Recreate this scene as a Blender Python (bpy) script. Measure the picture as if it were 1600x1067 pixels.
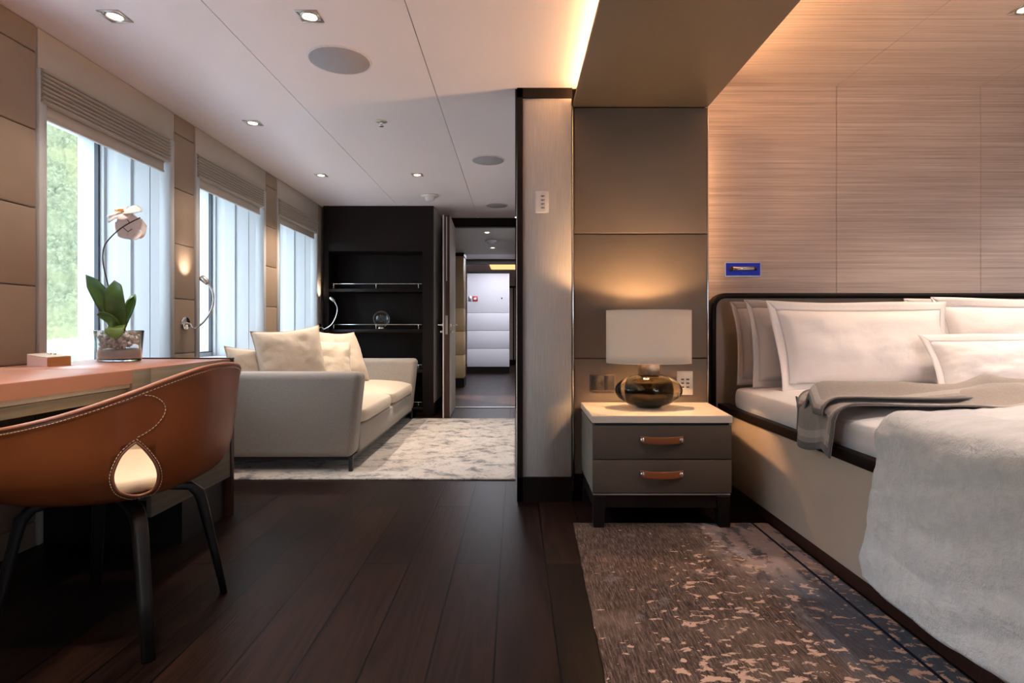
import bpy, bmesh, math, random
from mathutils import Vector, Matrix, noise
from mathutils.bvhtree import BVHTree
random.seed(7)
for o in list(bpy.data.objects): bpy.data.objects.remove(o)
SC = bpy.context.scene
COL = SC.collection
PI = math.pi
# ------------------------------------------------------------------ camera
F, CX, CY, H = 880.0, 805.0, 513.0, 0.92
cam_d = bpy.data.cameras.new('camera'); cam = bpy.data.objects.new('camera', cam_d); COL.objects.link(cam)
cam.location = (0, 0, H); cam.rotation_euler = (PI/2, 0, 0)
cam_d.sensor_width = 36; cam_d.lens = F/1600*36
cam_d.shift_x = -5/1600; cam_d.shift_y = -20.5/1600
cam_d.clip_start = .02; cam_d.clip_end = 2000
SC.camera = cam
# ------------------------------------------------------------------ colour, world, sun
vs = SC.view_settings
vs.view_transform = 'Standard'; vs.look = 'None'; vs.gamma = 1; vs.use_curve_mapping = False
vs.exposure = 1.02
wd = bpy.data.worlds.new('sky'); SC.world = wd; wd.use_nodes = True
bg = wd.node_tree.nodes['Background']; bg.inputs['Color'].default_value = (.76, .86, 1, 1); bg.inputs['Strength'].default_value = 4.0
def light(name, kind, loc, energy, color=(1, 1, 1), rot=(0, 0, 0), **kw):
    d = bpy.data.lights.new(name, kind); d.energy = energy; d.color = color
    for k, v in kw.items(): setattr(d, k, v)
    o = bpy.data.objects.new(name, d); COL.objects.link(o); o.location = loc; o.rotation_euler = rot
    return o
light('sun', 'SUN', (30, -20, 60), 9.0, (1, .95, .86), (math.radians(25), math.radians(32), 0), angle=.01)
WIN = [(-1.27, -.29), (-.07, .93), (1.15, 2.14), (2.38, 3.335), (3.555, 4.558), (4.78, 5.77)]  # first three lie out of view, added to light the room
for a, b in WIN:
    p = light('window_portal', 'AREA', (-2.5, (a+b)/2, 1.37), 1, shape='RECTANGLE', size=1.3, size_y=b-a-.08)
    p.rotation_euler = (0, -PI/2, 0); p.data.cycles.is_portal = True
WARM = (1, .80, .62)
K_DOWN = 24.0
FILL_WIN = [(2.3, 3.3)]  # opening behind the camera, added for frontal fill light
for a, b in FILL_WIN:
    p = light('window_portal', 'AREA', ((a+b)/2, -3.04, 1.3), 1, shape='RECTANGLE', size=b-a, size_y=1.5)
    p.rotation_euler = (PI/2, 0, 0); p.data.cycles.is_portal = True
# ------------------------------------------------------------------ node helpers
def new_mat(name):
    m = bpy.data.materials.new(name); m.use_nodes = True
    return m, m.node_tree, m.node_tree.nodes['Principled BSDF']
def c4(c): return (c[0], c[1], c[2], 1)
def nd(t, typ, **kw):
    n = t.nodes.new(typ)
    for k, v in kw.items():
        if k.startswith('i_'):
            key = k[2:].replace('_', ' ')
            n.inputs[key].default_value = v
        else: setattr(n, k, v)
    return n
def coords(t, scale=(1, 1, 1), rot=(0, 0, 0)):
    tc = nd(t, 'ShaderNodeTexCoord'); mp = nd(t, 'ShaderNodeMapping')
    mp.inputs['Scale'].default_value = scale; mp.inputs['Rotation'].default_value = rot
    t.links.new(tc.outputs['Object'], mp.inputs['Vector'])
    return mp.outputs['Vector']
def ntex(t, vec, scale, detail=4, rough=.55, dist=0):
    n = nd(t, 'ShaderNodeTexNoise'); n.inputs['Scale'].default_value = scale; n.inputs['Detail'].default_value = detail
    n.inputs['Roughness'].default_value = rough; n.inputs['Distortion'].default_value = dist
    t.links.new(vec, n.inputs['Vector']); return n.outputs['Fac']
def ramp(t, fac, stops, interp='LINEAR'):
    r = nd(t, 'ShaderNodeValToRGB'); e = r.color_ramp.elements; r.color_ramp.interpolation = interp
    while len(e) < len(stops): e.new(.5)
    for i, (p, c) in enumerate(stops): e[i].position = p; e[i].color = c4(c)
    t.links.new(fac, r.inputs['Fac']); return r.outputs['Color']
def mix(t, fac, a, b, mode='MIX'):
    m = nd(t, 'ShaderNodeMix', data_type='RGBA', blend_type=mode)
    for sock, v in ((m.inputs[0], fac), (m.inputs[6], a), (m.inputs[7], b)):
        if isinstance(v, (int, float)): sock.default_value = v
        elif isinstance(v, tuple): sock.default_value = c4(v)
        else: t.links.new(v, sock)
    return m.outputs[2]
def math_n(t, op, a, b=0.0):
    m = nd(t, 'ShaderNodeMath', operation=op)
    for i, v in enumerate((a, b)):
        if isinstance(v, (int, float)): m.inputs[i].default_value = v
        else: t.links.new(v, m.inputs[i])
    return m.outputs[0]
def bump(t, p, h, strength=.2, dist=.002):
    b = nd(t, 'ShaderNodeBump'); b.inputs['Strength'].default_value = strength; b.inputs['Distance'].default_value = dist
    t.links.new(h, b.inputs['Height']); t.links.new(b.outputs['Normal'], p.inputs['Normal'])
def simple(name, col, rough=.5, metal=0, var=.06, scale=30, bmp=0, bscale=200, spec=.5, coat=0, sheen=0):
    m, t, p = new_mat(name); v = coords(t)
    f = ntex(t, v, scale)
    lo = tuple(x*(1-var) for x in col); hi = tuple(min(1, x*(1+var)) for x in col)
    t.links.new(ramp(t, f, [(.3, lo), (.7, hi)]), p.inputs['Base Color'])
    p.inputs['Roughness'].default_value = rough; p.inputs['Metallic'].default_value = metal
    p.inputs['Specular IOR Level'].default_value = spec; p.inputs['Coat Weight'].default_value = coat
    p.inputs['Sheen Weight'].default_value = sheen
    if bmp: bump(t, p, ntex(t, v, bscale, 3), bmp)
    return m
def streaks(name, c1, c2, scale, rough=.5, bmp=.1, detail=5, coat=0, mid=.5, spread=.18):
    m, t, p = new_mat(name); v = coords(t, scale)
    f = ntex(t, v, 1, detail, .65)
    t.links.new(ramp(t, f, [(mid-spread, c1), (mid+spread, c2)]), p.inputs['Base Color'])
    p.inputs['Roughness'].default_value = rough; p.inputs['Coat Weight'].default_value = coat
    if bmp: bump(t, p, f, bmp)
    return m
def weave(name, col, rough=.85, sc=700, bmp=.35, var=.12, patch=6):
    m, t, p = new_mat(name)
    a = ntex(t, coords(t, (1, 1, 9)), sc/6, 2); b = ntex(t, coords(t, (7, 7, 1)), sc/6, 2)
    s = math_n(t, 'ADD', a, b); s2 = math_n(t, 'MULTIPLY', s, .5)
    lo = tuple(x*(1-var) for x in col); hi = tuple(min(1, x*(1+var)) for x in col)
    t.links.new(ramp(t, s2, [(.4, lo), (.6, hi)]), p.inputs['Base Color'])
    p.inputs['Roughness'].default_value = rough; p.inputs['Sheen Weight'].default_value = .25
    w = ntex(t, coords(t), patch, 3, .6)
    h = math_n(t, 'ADD', s2, math_n(t, 'MULTIPLY', w, 6.0))
    bump(t, p, h, bmp, .002)
    return m
def emis(name, col, strength):
    m, t, p = new_mat(name)
    p.inputs['Base Color'].default_value = c4(col); p.inputs['Emission Color'].default_value = c4(col)
    p.inputs['Emission Strength'].default_value = strength
    return m
def glass(name, col=(1, 1, 1), rough=0, ior=1.45):
    m, t, p = new_mat(name); p.inputs['Base Color'].default_value = c4(col); p.inputs['Roughness'].default_value = rough
    p.inputs['Transmission Weight'].default_value = 1; p.inputs['IOR'].default_value = ior
    return m
def pane_mat(name, tint=(1, 1, 1), refl=.08):
    m, t, p = new_mat(name)
    tr = nd(t, 'ShaderNodeBsdfTransparent'); tr.inputs[0].default_value = c4(tint)
    gl = nd(t, 'ShaderNodeBsdfGlossy'); gl.inputs['Roughness'].default_value = .01
    mx = nd(t, 'ShaderNodeMixShader'); mx.inputs[0].default_value = refl
    t.links.new(tr.outputs[0], mx.inputs[1]); t.links.new(gl.outputs[0], mx.inputs[2])
    t.links.new(mx.outputs[0], t.nodes['Material Output'].inputs['Surface'])
    return m
M = {}
M['ceiling'] = simple('ceiling_paint', (.82, .765, .82), .42, var=.01, scale=3)
M['gap'] = simple('shadow_gap', (.05, .045, .04), .8)
M['leather_wall'] = simple('sand_leather', (.30, .225, .17), .5, var=.05, scale=5, bmp=.12, bscale=260)
M['taupe_leather'] = simple('taupe_leather', (.155, .126, .10), .48, var=.03, scale=4, bmp=.1, bscale=300)
M['white_paint'] = simple('white_paint', (.49, .51, .535), .4, var=.01, scale=4)
M['cream_trim'] = simple('cream_trim', (.50, .46, .42), .5, var=.02, scale=8)
M['lower_wall'] = simple('pale_wall_paint', (.42, .38, .33), .6, var=.03)
M['espresso'] = streaks('espresso_wood', (.0035, .0016, .0014), (.009, .0042, .0036), (60, 60, 3), .5, .06)
M['espresso'].node_tree.nodes['Principled BSDF'].inputs['Specular IOR Level'].default_value = .25
M['red_espresso'] = streaks('reddish_dark_wood', (.03, .012, .008), (.055, .022, .015), (60, 60, 3), .35, .06)
M['black_wood'] = simple('black_stained_wood', (.008, .008, .010), .38, var=.15, scale=40)
M['chrome'] = simple('polished_chrome', (.80, .79, .77), .12, 1, var=.02)
M['brushed'] = simple('brushed_steel', (.60, .58, .55), .32, 1, var=.05)
M['black_plastic'] = simple('black_plastic', (.02, .02, .022), .4)
M['white_plastic'] = simple('white_plastic', (.78, .76, .74), .35, var=.01)
M['speaker'] = simple('grey_grille', (.36, .36, .42), .7, var=.05, scale=600, bmp=.3, bscale=900)
M['grille_rim'] = simple('grille_rim', (.70, .68, .72), .5)
M['sofa'] = weave('greige_linen', (.295, .262, .235), var=.2)
M['seat_fabric'] = weave('cream_cotton', (.56, .475, .38), var=.06, patch=9)
M['pillow_fabric'] = weave('cream_pillow_cotton', (.56, .475, .385), var=.06, patch=14, bmp=.5)
M['partition'] = streaks('grey_silk_panel', (.50, .475, .455), (.66, .63, .60), (260, 260, 6), .6, .05)
M['shade_fabric'] = weave('roman_shade_linen', (.42, .38, .34), var=.1, patch=3, bmp=.15)
M['tan'] = simple('tan_saddle_leather', (.27, .078, .022), .40, var=.10, scale=7, bmp=.1, bscale=420, coat=.08)
M['desk_leather'] = simple('coral_desk_leather', (.42, .185, .12), .36, var=.04, scale=6, bmp=.06, bscale=420)
M['desk_grey'] = streaks('grey_oak', (.17, .145, .11), (.26, .225, .175), (4, 2, 60), .5, .06)
M['cream_leather'] = simple('cream_leather', (.72, .60, .45), .5, var=.03, bmp=.1)
M['thread'] = simple('cream_thread', (.80, .66, .50), .7)
M['headboard'] = simple('headboard_leather', (.33, .265, .21), .5, var=.03, bmp=.08)
M['bed_side'] = simple('bed_side_leather', (.54, .44, .355), .48, var=.03, bmp=.08, scale=4)
M['sheet'] = weave('white_sheet', (.84, .80, .80), var=.02, patch=7, bmp=.35)
M['pillow_white'] = weave('white_percale', (.86, .81, .80), var=.015, patch=9, bmp=.4)
M['pillow_taupe'] = weave('taupe_percale', (.52, .47, .45), var=.03, patch=9, bmp=.4)
M['hemline'] = simple('taupe_embroidery', (.55, .51, .52), .8)
M['throw'] = weave('taupe_wool', (.33, .28, .245), var=.14, patch=8, bmp=.4)
M['throw_edge'] = weave('charcoal_wool', (.15, .14, .14), var=.14, patch=8)
M['throw_band'] = weave('pale_wool_band', (.44, .395, .36), var=.1, patch=8)
M['night_front'] = simple('nightstand_leather', (.100, .074, .058), .6, var=.04, bmp=.08, scale=8, spec=.25)
M['night_side'] = simple('nightstand_side', (.20, .175, .145), .5, var=.04)
M['night_top'] = simple('cream_lacquer_top', (.70, .62, .54), .28, var=.015, coat=.2)
M['lampshade'] = None
M['leaf'] = simple('orchid_leaf', (.055, .125, .022), .35, var=.25, scale=18)
M['leaf_pale'] = simple('orchid_leaf_pale', (.14, .22, .04), .35, var=.2, scale=18)
M['stem'] = simple('orchid_stem', (.05, .03, .035), .5)
M['gravel'] = simple('white_gravel', (.72, .68, .66), .8, var=.12, scale=40)
M['sand'] = simple('white_sand', (.62, .59, .57), .9, var=.05, scale=300)
M['glass'] = glass('clear_glass', (.96, .98, .98))
M['pane'] = pane_mat('window_glass', (.97, 1, 1), .05)
M['gasket'] = simple('dark_gasket', (.03, .035, .05), .5)
M['wood_box'] = streaks('honey_wood', (.40, .17, .05), (.52, .24, .08), (60, 3, 60), .4, .04)
M['led'] = emis('warm_led', (1, .50, .20), 42)
M['bulb'] = emis('warm_bulb', (1, .78, .52), 14)
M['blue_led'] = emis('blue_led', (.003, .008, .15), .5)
M['hall_tan'] = simple('hall_tan_leather', (.42, .29, .15), .5, var=.03)
M['hall_white'] = simple('hall_white_panel', (.72, .70, .74), .45, var=.01)
M['red'] = simple('alarm_red', (.5, .03, .04), .5)
# orchid petal: slightly translucent white
m, t, p = new_mat('white_petal'); p.inputs['Base Color'].default_value = (.85, .80, .80, 1); p.inputs['Roughness'].default_value = .6
p.inputs['Subsurface Weight'].default_value = .3; p.inputs['Subsurface Radius'].default_value = (.01, .01, .01); M['petal'] = m
m, t, p = new_mat('yellow_petal_heart'); p.inputs['Base Color'].default_value = (.75, .42, .10, 1); M['petal_y'] = m
# lampshade fabric: diffuse plus translucent
m, t, p = new_mat('lampshade_linen')
df = nd(t, 'ShaderNodeBsdfDiffuse'); df.inputs[0].default_value = (.76, .72, .67, 1)
tl = nd(t, 'ShaderNodeBsdfTranslucent'); tl.inputs[0].default_value = (.70, .66, .60, 1)
mx = nd(t, 'ShaderNodeMixShader'); mx.inputs[0].default_value = .12
t.links.new(df.outputs[0], mx.inputs[1]); t.links.new(tl.outputs[0], mx.inputs[2]); t.links.new(mx.outputs[0], t.nodes['Material Output'].inputs['Surface'])
M['lampshade'] = m
M['amber'] = glass('smoky_amber_glass', (.80, .74, .60), 0, 1.4)
m, t, p = new_mat('dark_amber_core'); p.inputs['Base Color'].default_value = (.055, .04, .018, 1); p.inputs['Metallic'].default_value = .9; p.inputs['Roughness'].default_value = .07
M['amber_core'] = m
# floor: wide dark planks along Y
m, t, p = new_mat('dark_oak_planks')
tc = nd(t, 'ShaderNodeTexCoord'); mp = nd(t, 'ShaderNodeMapping'); mp.inputs['Rotation'].default_value = (0, 0, PI/2); mp.inputs['Location'].default_value = (.3, .057, 0)
t.links.new(tc.outputs['Object'], mp.inputs['Vector'])
br = nd(t, 'ShaderNodeTexBrick'); br.offset = .37; br.inputs['Scale'].default_value = 1; br.inputs['Brick Width'].default_value = 1.9
br.inputs['Row Height'].default_value = .178; br.inputs['Mortar Size'].default_value = .0035; br.inputs['Mortar Smooth'].default_value = .2; br.inputs['Bias'].default_value = 0
br.inputs['Color1'].default_value = (0, 0, 0, 1); br.inputs['Color2'].default_value = (1, 1, 1, 1); br.inputs['Mortar'].default_value = (.5, .5, .5, 1)
t.links.new(mp.outputs['Vector'], br.inputs['Vector'])
vg = coords(t, (5.5, .42, 1))
w = None #, wave_type='RINGS', rings_direction='Z'); w.inputs['Scale'].default_value = 1.6; w.inputs['Distortion'].default_value = 7; w.inputs['Detail'].default_value = 3; w.inputs['Detail Scale'].default_value = .8
# per plank shift of the grain
cb = nd(t, 'ShaderNodeVectorMath', operation='MULTIPLY_ADD'); t.links.new(br.outputs['Color'], cb.inputs[0]); cb.inputs[1].default_value = (37, 23, 5); t.links.new(vg, cb.inputs[2])
wn = ntex(t, cb.outputs[0], 1.0, 2, .45, .35); wfac = math_n(t, 'ADD', math_n(t, 'MULTIPLY', math_n(t, 'SINE', math_n(t, 'MULTIPLY', wn, 95)), .5), .5)
fine = ntex(t, coords(t, (220, 5, 1)), 1, 4, .6)
g = math_n(t, 'ADD', math_n(t, 'MULTIPLY', wfac, .22), math_n(t, 'MULTIPLY', fine, .78))
colr = ramp(t, g, [(.25, (.004, .0022, .0022)), (.8, (.022, .0105, .008))])
tone = ramp(t, br.outputs['Color'], [(0, (.5, .52, .58)), (1, (1.7, 1.45, 1.3))])
colr = mix(t, 1.0, colr, tone, 'MULTIPLY')
colr = mix(t, br.outputs['Fac'], colr, (.001, .001, .001))
t.links.new(colr, p.inputs['Base Color']); p.inputs['Roughness'].default_value = .36; p.inputs['Specular IOR Level'].default_value = .22
hh = math_n(t, 'SUBTRACT', math_n(t, 'MULTIPLY', g, .3), br.outputs['Fac']); bump(t, p, hh, .6, .003)
M['floor'] = m
# bed wall veneer: fine horizontal streaks, with straight seams
def veneer(name, axis):
    m, t, p = new_mat(name)
    sc = (2.2, 60, 340) if axis == 'wall' else (2.2, 340, 60)
    f = ntex(t, coords(t, sc), 1, 6, .7); f2 = ntex(t, coords(t, tuple(s*.3 for s in sc)), 1, 3, .5)
    g = math_n(t, 'ADD', math_n(t, 'MULTIPLY', f, .68), math_n(t, 'MULTIPLY', f2, .32))
    t.links.new(ramp(t, g, [(.34, (.32, .25, .22)), (.45, (.52, .42, .38)), (.55, (.66, .555, .51)), (.68, (.80, .70, .65))]), p.inputs['Base Color'])
    p.inputs['Roughness'].default_value = .5; bump(t, p, g, .12); return m
M['veneer'] = veneer('limed_wood_veneer', 'wall'); M['veneer_c'] = veneer('limed_wood_ceiling', 'ceil')
# bedside rug
m, t, p = new_mat('distressed_rug')
v = coords(t)
base = ntex(t, coords(t, (190, 16, 1)), 1, 6, .8); big = ntex(t, v, 3.2, 4, .6)
sep = nd(t, 'ShaderNodeSeparateXYZ'); t.links.new(coords(t), sep.inputs[0])
c = ramp(t, base, [(.36, (.024, .016, .014)), (.5, (.085, .056, .046)), (.65, (.25, .175, .145))])
c = mix(t, ramp(t, big, [(.50, (0, 0, 0)), (.68, (.4, .4, .4))]), c, (.28, .195, .15))
xr = nd(t, 'ShaderNodeMapRange'); xr.inputs['From Min'].default_value = .72; xr.inputs['From Max'].default_value = 1.05; t.links.new(sep.outputs['X'], xr.inputs['Value'])
nb = ntex(t, coords(t, (1, .7, 1)), 6, 5, .65)
bl = math_n(t, 'MULTIPLY', xr.outputs[0], math_n(t, 'ADD', nb, .35))
c = mix(t, ramp(t, bl, [(.35, (0, 0, 0)), (.8, (1, 1, 1))]), c, mix(t, base, (.018, .025, .045), (.16, .19, .24)))
n2 = ntex(t, coords(t, (1, 1.5, 1)), 24, 4, .6, .5); n3 = ntex(t, coords(t, (1, .8, 1)), 2.6, 2, .5)
yr = nd(t, 'ShaderNodeMapRange'); yr.inputs['From Min'].default_value = 2.6; yr.inputs['From Max'].default_value = 1.4; yr.inputs['To Min'].default_value = -.055; yr.inputs['To Max'].default_value = .05
t.links.new(sep.outputs['Y'], yr.inputs['Value'])
xq = nd(t, 'ShaderNodeMapRange'); xq.inputs['From Min'].default_value = .3; xq.inputs['From Max'].default_value = .85; xq.inputs['To Min'].default_value = -.06; xq.inputs['To Max'].default_value = .04; t.links.new(sep.outputs['X'], xq.inputs['Value'])
sp = math_n(t, 'ADD', math_n(t, 'ADD', n2, yr.outputs[0]), math_n(t, 'ADD', xq.outputs[0], math_n(t, 'MULTIPLY', math_n(t, 'SUBTRACT', n3, .5), .25)))
c = mix(t, ramp(t, sp, [(.612, (0, 0, 0)), (.626, (1, 1, 1))]), c, (.56, .37, .28))
n4 = ntex(t, v, 7, 5, .7); c = mix(t, ramp(t, n4, [(.6, (0, 0, 0)), (.72, (.55, .55, .55))]), c, (.27, .27, .28))
# dark blue line near the edge
px_ = nd(t, 'ShaderNodeMapRange', interpolation_type='SMOOTHSTEP'); px_.inputs['From Min'].default_value = .74; px_.inputs['From Max'].default_value = .96; t.links.new(sep.outputs['X'], px_.inputs['Value'])
py_ = nd(t, 'ShaderNodeMapRange', interpolation_type='SMOOTHSTEP'); py_.inputs['From Min'].default_value = 1.85; py_.inputs['From Max'].default_value = 2.25; t.links.new(sep.outputs['Y'], py_.inputs['Value'])
pm = math_n(t, 'MULTIPLY', math_n(t, 'MULTIPLY', px_.outputs[0], py_.outputs[0]), ramp(t, ntex(t, coords(t, (1, .6, 1)), 14, 4, .6), [(.42, (.1, .1, .1)), (.5, (1, 1, 1))]))
c = mix(t, math_n(t, 'MULTIPLY', pm, .8), c, (.42, .33, .31))
dl = math_n(t, 'LESS_THAN', math_n(t, 'ABSOLUTE', math_n(t, 'SUBTRACT', sep.outputs['X'], 1.105)), .006)
c = mix(t, dl, c, (.006, .012, .03))
t.links.new(c, p.inputs['Base Color']); p.inputs['Roughness'].default_value = .9; p.inputs['Specular IOR Level'].default_value = .1
bump(t, p, math_n(t, 'ADD', base, ntex(t, v, 500, 2)), .5, .004); M['rug'] = m
# living rug
m, t, p = new_mat('pale_silk_rug')
v = coords(t); a = ntex(t, coords(t, (1, 1.25, 1)), 6.5, 8, .78, .3); b = ntex(t, coords(t, (60, 14, 1)), 1, 3)
c = ramp(t, a, [(.38, (.11, .11, .13)), (.44, (.30, .285, .285)), (.485, (.55, .505, .47)), (.7, (.66, .62, .585))])
n2 = ntex(t, coords(t, (1, 1.4, 1)), 34, 5, .7, .8); c = mix(t, ramp(t, n2, [(.58, (0, 0, 0)), (.63, (.75, .75, .75))]), c, (.13, .13, .15))
t.links.new(c, p.inputs['Base Color']); p.inputs['Roughness'].default_value = .75; p.inputs['Sheen Weight'].default_value = .3
bump(t, p, b, .4, .004); M['rug2'] = m
# quilt
m, t, p = new_mat('pale_grey_quilt')
v = coords(t, (1, 1, 1)); n1 = ntex(t, coords(t, (5, 26, 26)), 1, 4, .6, .3); n2 = ntex(t, coords(t), 320, 2)
t.links.new(ramp(t, n1, [(.3, (.74, .75, .76)), (.7, (.86, .86, .86))]), p.inputs['Base Color'])
p.inputs['Roughness'].default_value = .9; p.inputs['Sheen Weight'].default_value = .3
bump(t, p, math_n(t, 'ADD', math_n(t, 'MULTIPLY', n1, 2.2), math_n(t, 'MULTIPLY', n2, .25)), .8, .008); M['quilt'] = m
# outdoors
m, t, p = new_mat('jungle_canopy')
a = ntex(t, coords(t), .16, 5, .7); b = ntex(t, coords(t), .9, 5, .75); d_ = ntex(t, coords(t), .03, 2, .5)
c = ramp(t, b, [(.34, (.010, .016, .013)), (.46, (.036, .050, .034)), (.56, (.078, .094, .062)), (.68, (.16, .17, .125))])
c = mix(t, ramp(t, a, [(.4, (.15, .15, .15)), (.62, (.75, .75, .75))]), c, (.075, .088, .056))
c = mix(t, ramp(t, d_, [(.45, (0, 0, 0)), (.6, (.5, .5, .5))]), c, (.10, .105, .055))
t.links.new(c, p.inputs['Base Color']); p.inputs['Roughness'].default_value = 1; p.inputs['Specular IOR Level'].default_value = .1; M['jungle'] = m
M['water'] = simple('sea_water', (.09, .13, .13), .25, var=.2, scale=.6)
M['bounce'] = simple('bounce_white', (.80, .80, .80), .6)  # reflector surface for the daylight bounce outside
M['rocks'] = simple('shore_rocks', (.15, .145, .12), .9, var=.35, scale=.6)

# ------------------------------------------------------------------ geometry helpers
class G:
    """collects faces in world space, several materials"""
    def __init__(s): s.bm = bmesh.new(); s.mi = 0; s.smooth = False
    def _mark(s, faces):
        for f in faces: f.material_index = s.mi; f.smooth = s.smooth
    def box(s, x0, x1, y0, y1, z0, z1, bev=0, seg=2, mat=None):
        b = bmesh.new(); bmesh.ops.create_cube(b, size=1)
        bmesh.ops.scale(b, vec=(x1-x0, y1-y0, z1-z0), verts=b.verts); bmesh.ops.translate(b, vec=((x0+x1)/2, (y0+y1)/2, (z0+z1)/2), verts=b.verts)
        if bev: bmesh.ops.bevel(b, geom=list(b.edges), offset=bev, segments=seg, profile=.5, affect='EDGES', clamp_overlap=True)
        return s.absorb(b, mat, bev > 0)
    def absorb(s, b, mat=None, smooth=None):
        if mat is not None: b.transform(mat)
        for f in b.faces: f.material_index = s.mi; f.smooth = s.smooth if smooth is None else smooth
        me = bpy.data.meshes.new('tmp'); b.to_mesh(me); b.free(); s.bm.from_mesh(me); bpy.data.meshes.remove(me); return s
    def prism(s, poly, axis, a, b_, mat=None):
        """poly: list of 2d points; axis 'x','y','z' extrusion from a to b_"""
        b = bmesh.new(); f3 = {'x': lambda u, v, w: (w, u, v), 'y': lambda u, v, w: (u, w, v), 'z': lambda u, v, w: (u, v, w)}[axis]
        A = [b.verts.new(f3(u, v, a)) for u, v in poly]; B = [b.verts.new(f3(u, v, b_)) for u, v in poly]
        n = len(poly); b.faces.new(A); b.faces.new(B[::-1])
        for i in range(n): b.faces.new((A[i], B[i], B[(i+1) % n], A[(i+1) % n]))
        bmesh.ops.recalc_face_normals(b, faces=b.faces); return s.absorb(b, mat)
    def lathe(s, prof, c, n=40, sx=1, sy=1, mat=None, axis='z'):
        b = bmesh.new(); rings = []
        for r, z in prof:
            if r < 1e-6: rings.append([b.verts.new((0, 0, z))])
            else: rings.append([b.verts.new((r*sx*math.cos(2*PI*i/n), r*sy*math.sin(2*PI*i/n), z)) for i in range(n)])
        for A, B in zip(rings, rings[1:]):
            for i in range(n):
                j = (i+1) % n
                if len(A) == 1 and len(B) == 1: continue
                if len(A) == 1: b.faces.new((A[0], B[i], B[j]))
                elif len(B) == 1: b.faces.new((A[i], B[0], A[j]))
                else: b.faces.new((A[i], B[i], B[j], A[j]))
        bmesh.ops.recalc_face_normals(b, faces=b.faces)
        T = Matrix.Translation(c)
        if axis == 'x': T = T @ Matrix.Rotation(PI/2, 4, 'Y')
        if axis == 'y': T = T @ Matrix.Rotation(PI/2, 4, 'X')
        if mat is not None: T = T @ mat
        return s.absorb(b, T, True)
    def cyl(s, c, r, h, n=28, axis='z', r2=None):
        r2 = r if r2 is None else r2
        e = min(r, h)*.08
        return s.lathe([(0, -h/2), (r-e, -h/2), (r, -h/2+e), (r2, h/2-e), (r2-e, h/2), (0, h/2)], c, n, axis=axis)
    def sweep(s, pts, r, n=10, sq=2.0, up=None, cap=True):
        """r: radius or list of (ra, rb); sq: superellipse exponent"""
        pts = [Vector(p) for p in pts]; b = bmesh.new(); rings = []; N = len(pts)
        tang = [(pts[min(i+1, N-1)]-pts[max(i-1, 0)]).normalized() for i in range(N)]
        u = Vector(up) if up else (Vector((0, 0, 1)) if abs(tang[0].z) < .9 else Vector((1, 0, 0)))
        for i in range(N):
            tg = tang[i]; u = (u - tg*u.dot(tg))
            if u.length < 1e-6: u = tg.orthogonal()
            u.normalize(); w = tg.cross(u)
            rr = r[i] if isinstance(r, list) else r
            ra, rb = rr if isinstance(rr, tuple) else (rr, rr)
            ring = []
            for k in range(n):
                a = 2*PI*(k+.5)/n; ca, sa = math.cos(a), math.sin(a)
                ring.append(b.verts.new(pts[i] + u*(ra*math.copysign(abs(ca)**(2/sq), ca)) + w*(rb*math.copysign(abs(sa)**(2/sq), sa))))
            rings.append(ring)
        for A, B in zip(rings, rings[1:]):
            for k in range(n): b.faces.new((A[k], A[(k+1) % n], B[(k+1) % n], B[k]))
        if cap: b.faces.new(rings[0][::-1]); b.faces.new(rings[-1])
        bmesh.ops.recalc_face_normals(b, faces=b.faces)
        return s.absorb(b, None, True)
    def grid(s, fn, nu, nv, thick=0, mat=None, matfn=None):
        b = bmesh.new()
        V = [[b.verts.new(fn(i/nu, j/nv)) for j in range(nv+1)] for i in range(nu+1)]
        for i in range(nu):
            for j in range(nv):
                f = b.faces.new((V[i][j], V[i+1][j], V[i+1][j+1], V[i][j+1])); f.material_index = matfn((i+.5)/nu, (j+.5)/nv) if matfn else s.mi; f.smooth = True
        if thick:
            b.normal_update(); nrm = {v: v.normal.copy() for v in b.verts}
            faces = list(b.faces); mp = {v: b.verts.new(v.co - nrm[v]*thick) for v in list(b.verts)}
            for f in faces:
                g = b.faces.new([mp[v] for v in reversed(f.verts)]); g.material_index = f.material_index; g.smooth = True
            for e in [e for e in b.edges if len(e.link_faces) == 1 and e.verts[0] in mp and e.verts[1] in mp]:
                f0 = e.link_faces[0]; v1, v2 = e.verts
                g = b.faces.new((v1, v2, mp[v2], mp[v1])); g.material_index = f0.material_index; g.smooth = True
            bmesh.ops.recalc_face_normals(b, faces=b.faces)
        if mat is not None: b.transform(mat)
        me = bpy.data.meshes.new('tmp'); b.to_mesh(me); b.free(); s.bm.from_mesh(me); bpy.data.meshes.remove(me); return s
def link(name, g, mats, parent=None, origin=None, kind=None):
    if not isinstance(mats, (list, tuple)): mats = [mats]
    bm = g.bm; me = bpy.data.meshes.new(name)
    if parent is not None: org = Vector(parent['_org'])
    elif origin is not None: org = Vector(origin)
    else:
        xs = [v.co for v in bm.verts]
        org = Vector(((min(c.x for c in xs)+max(c.x for c in xs))/2, (min(c.y for c in xs)+max(c.y for c in xs))/2, min(c.z for c in xs)))
        if kind == 'structure': org = Vector((0, 0, 0))
    bmesh.ops.translate(bm, vec=-org, verts=bm.verts); bm.to_mesh(me); bm.free()
    for mm in mats: me.materials.append(mm)
    o = bpy.data.objects.new(name, me); COL.objects.link(o)
    o['_org'] = tuple(org)
    if parent is not None: o.parent = parent
    else: o.location = org
    if kind: o['kind'] = kind
    return o
def thing(name, label, cat, loc, group=None):
    o = bpy.data.objects.new(name, None); COL.objects.link(o); o.location = loc; o['_org'] = tuple(loc); o.empty_display_size = .05
    return tag(o, label, cat, group)
def tag(o, label, cat, group=None):
    o['label'] = label; o['category'] = cat
    if group: o['group'] = group
    return o
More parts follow.
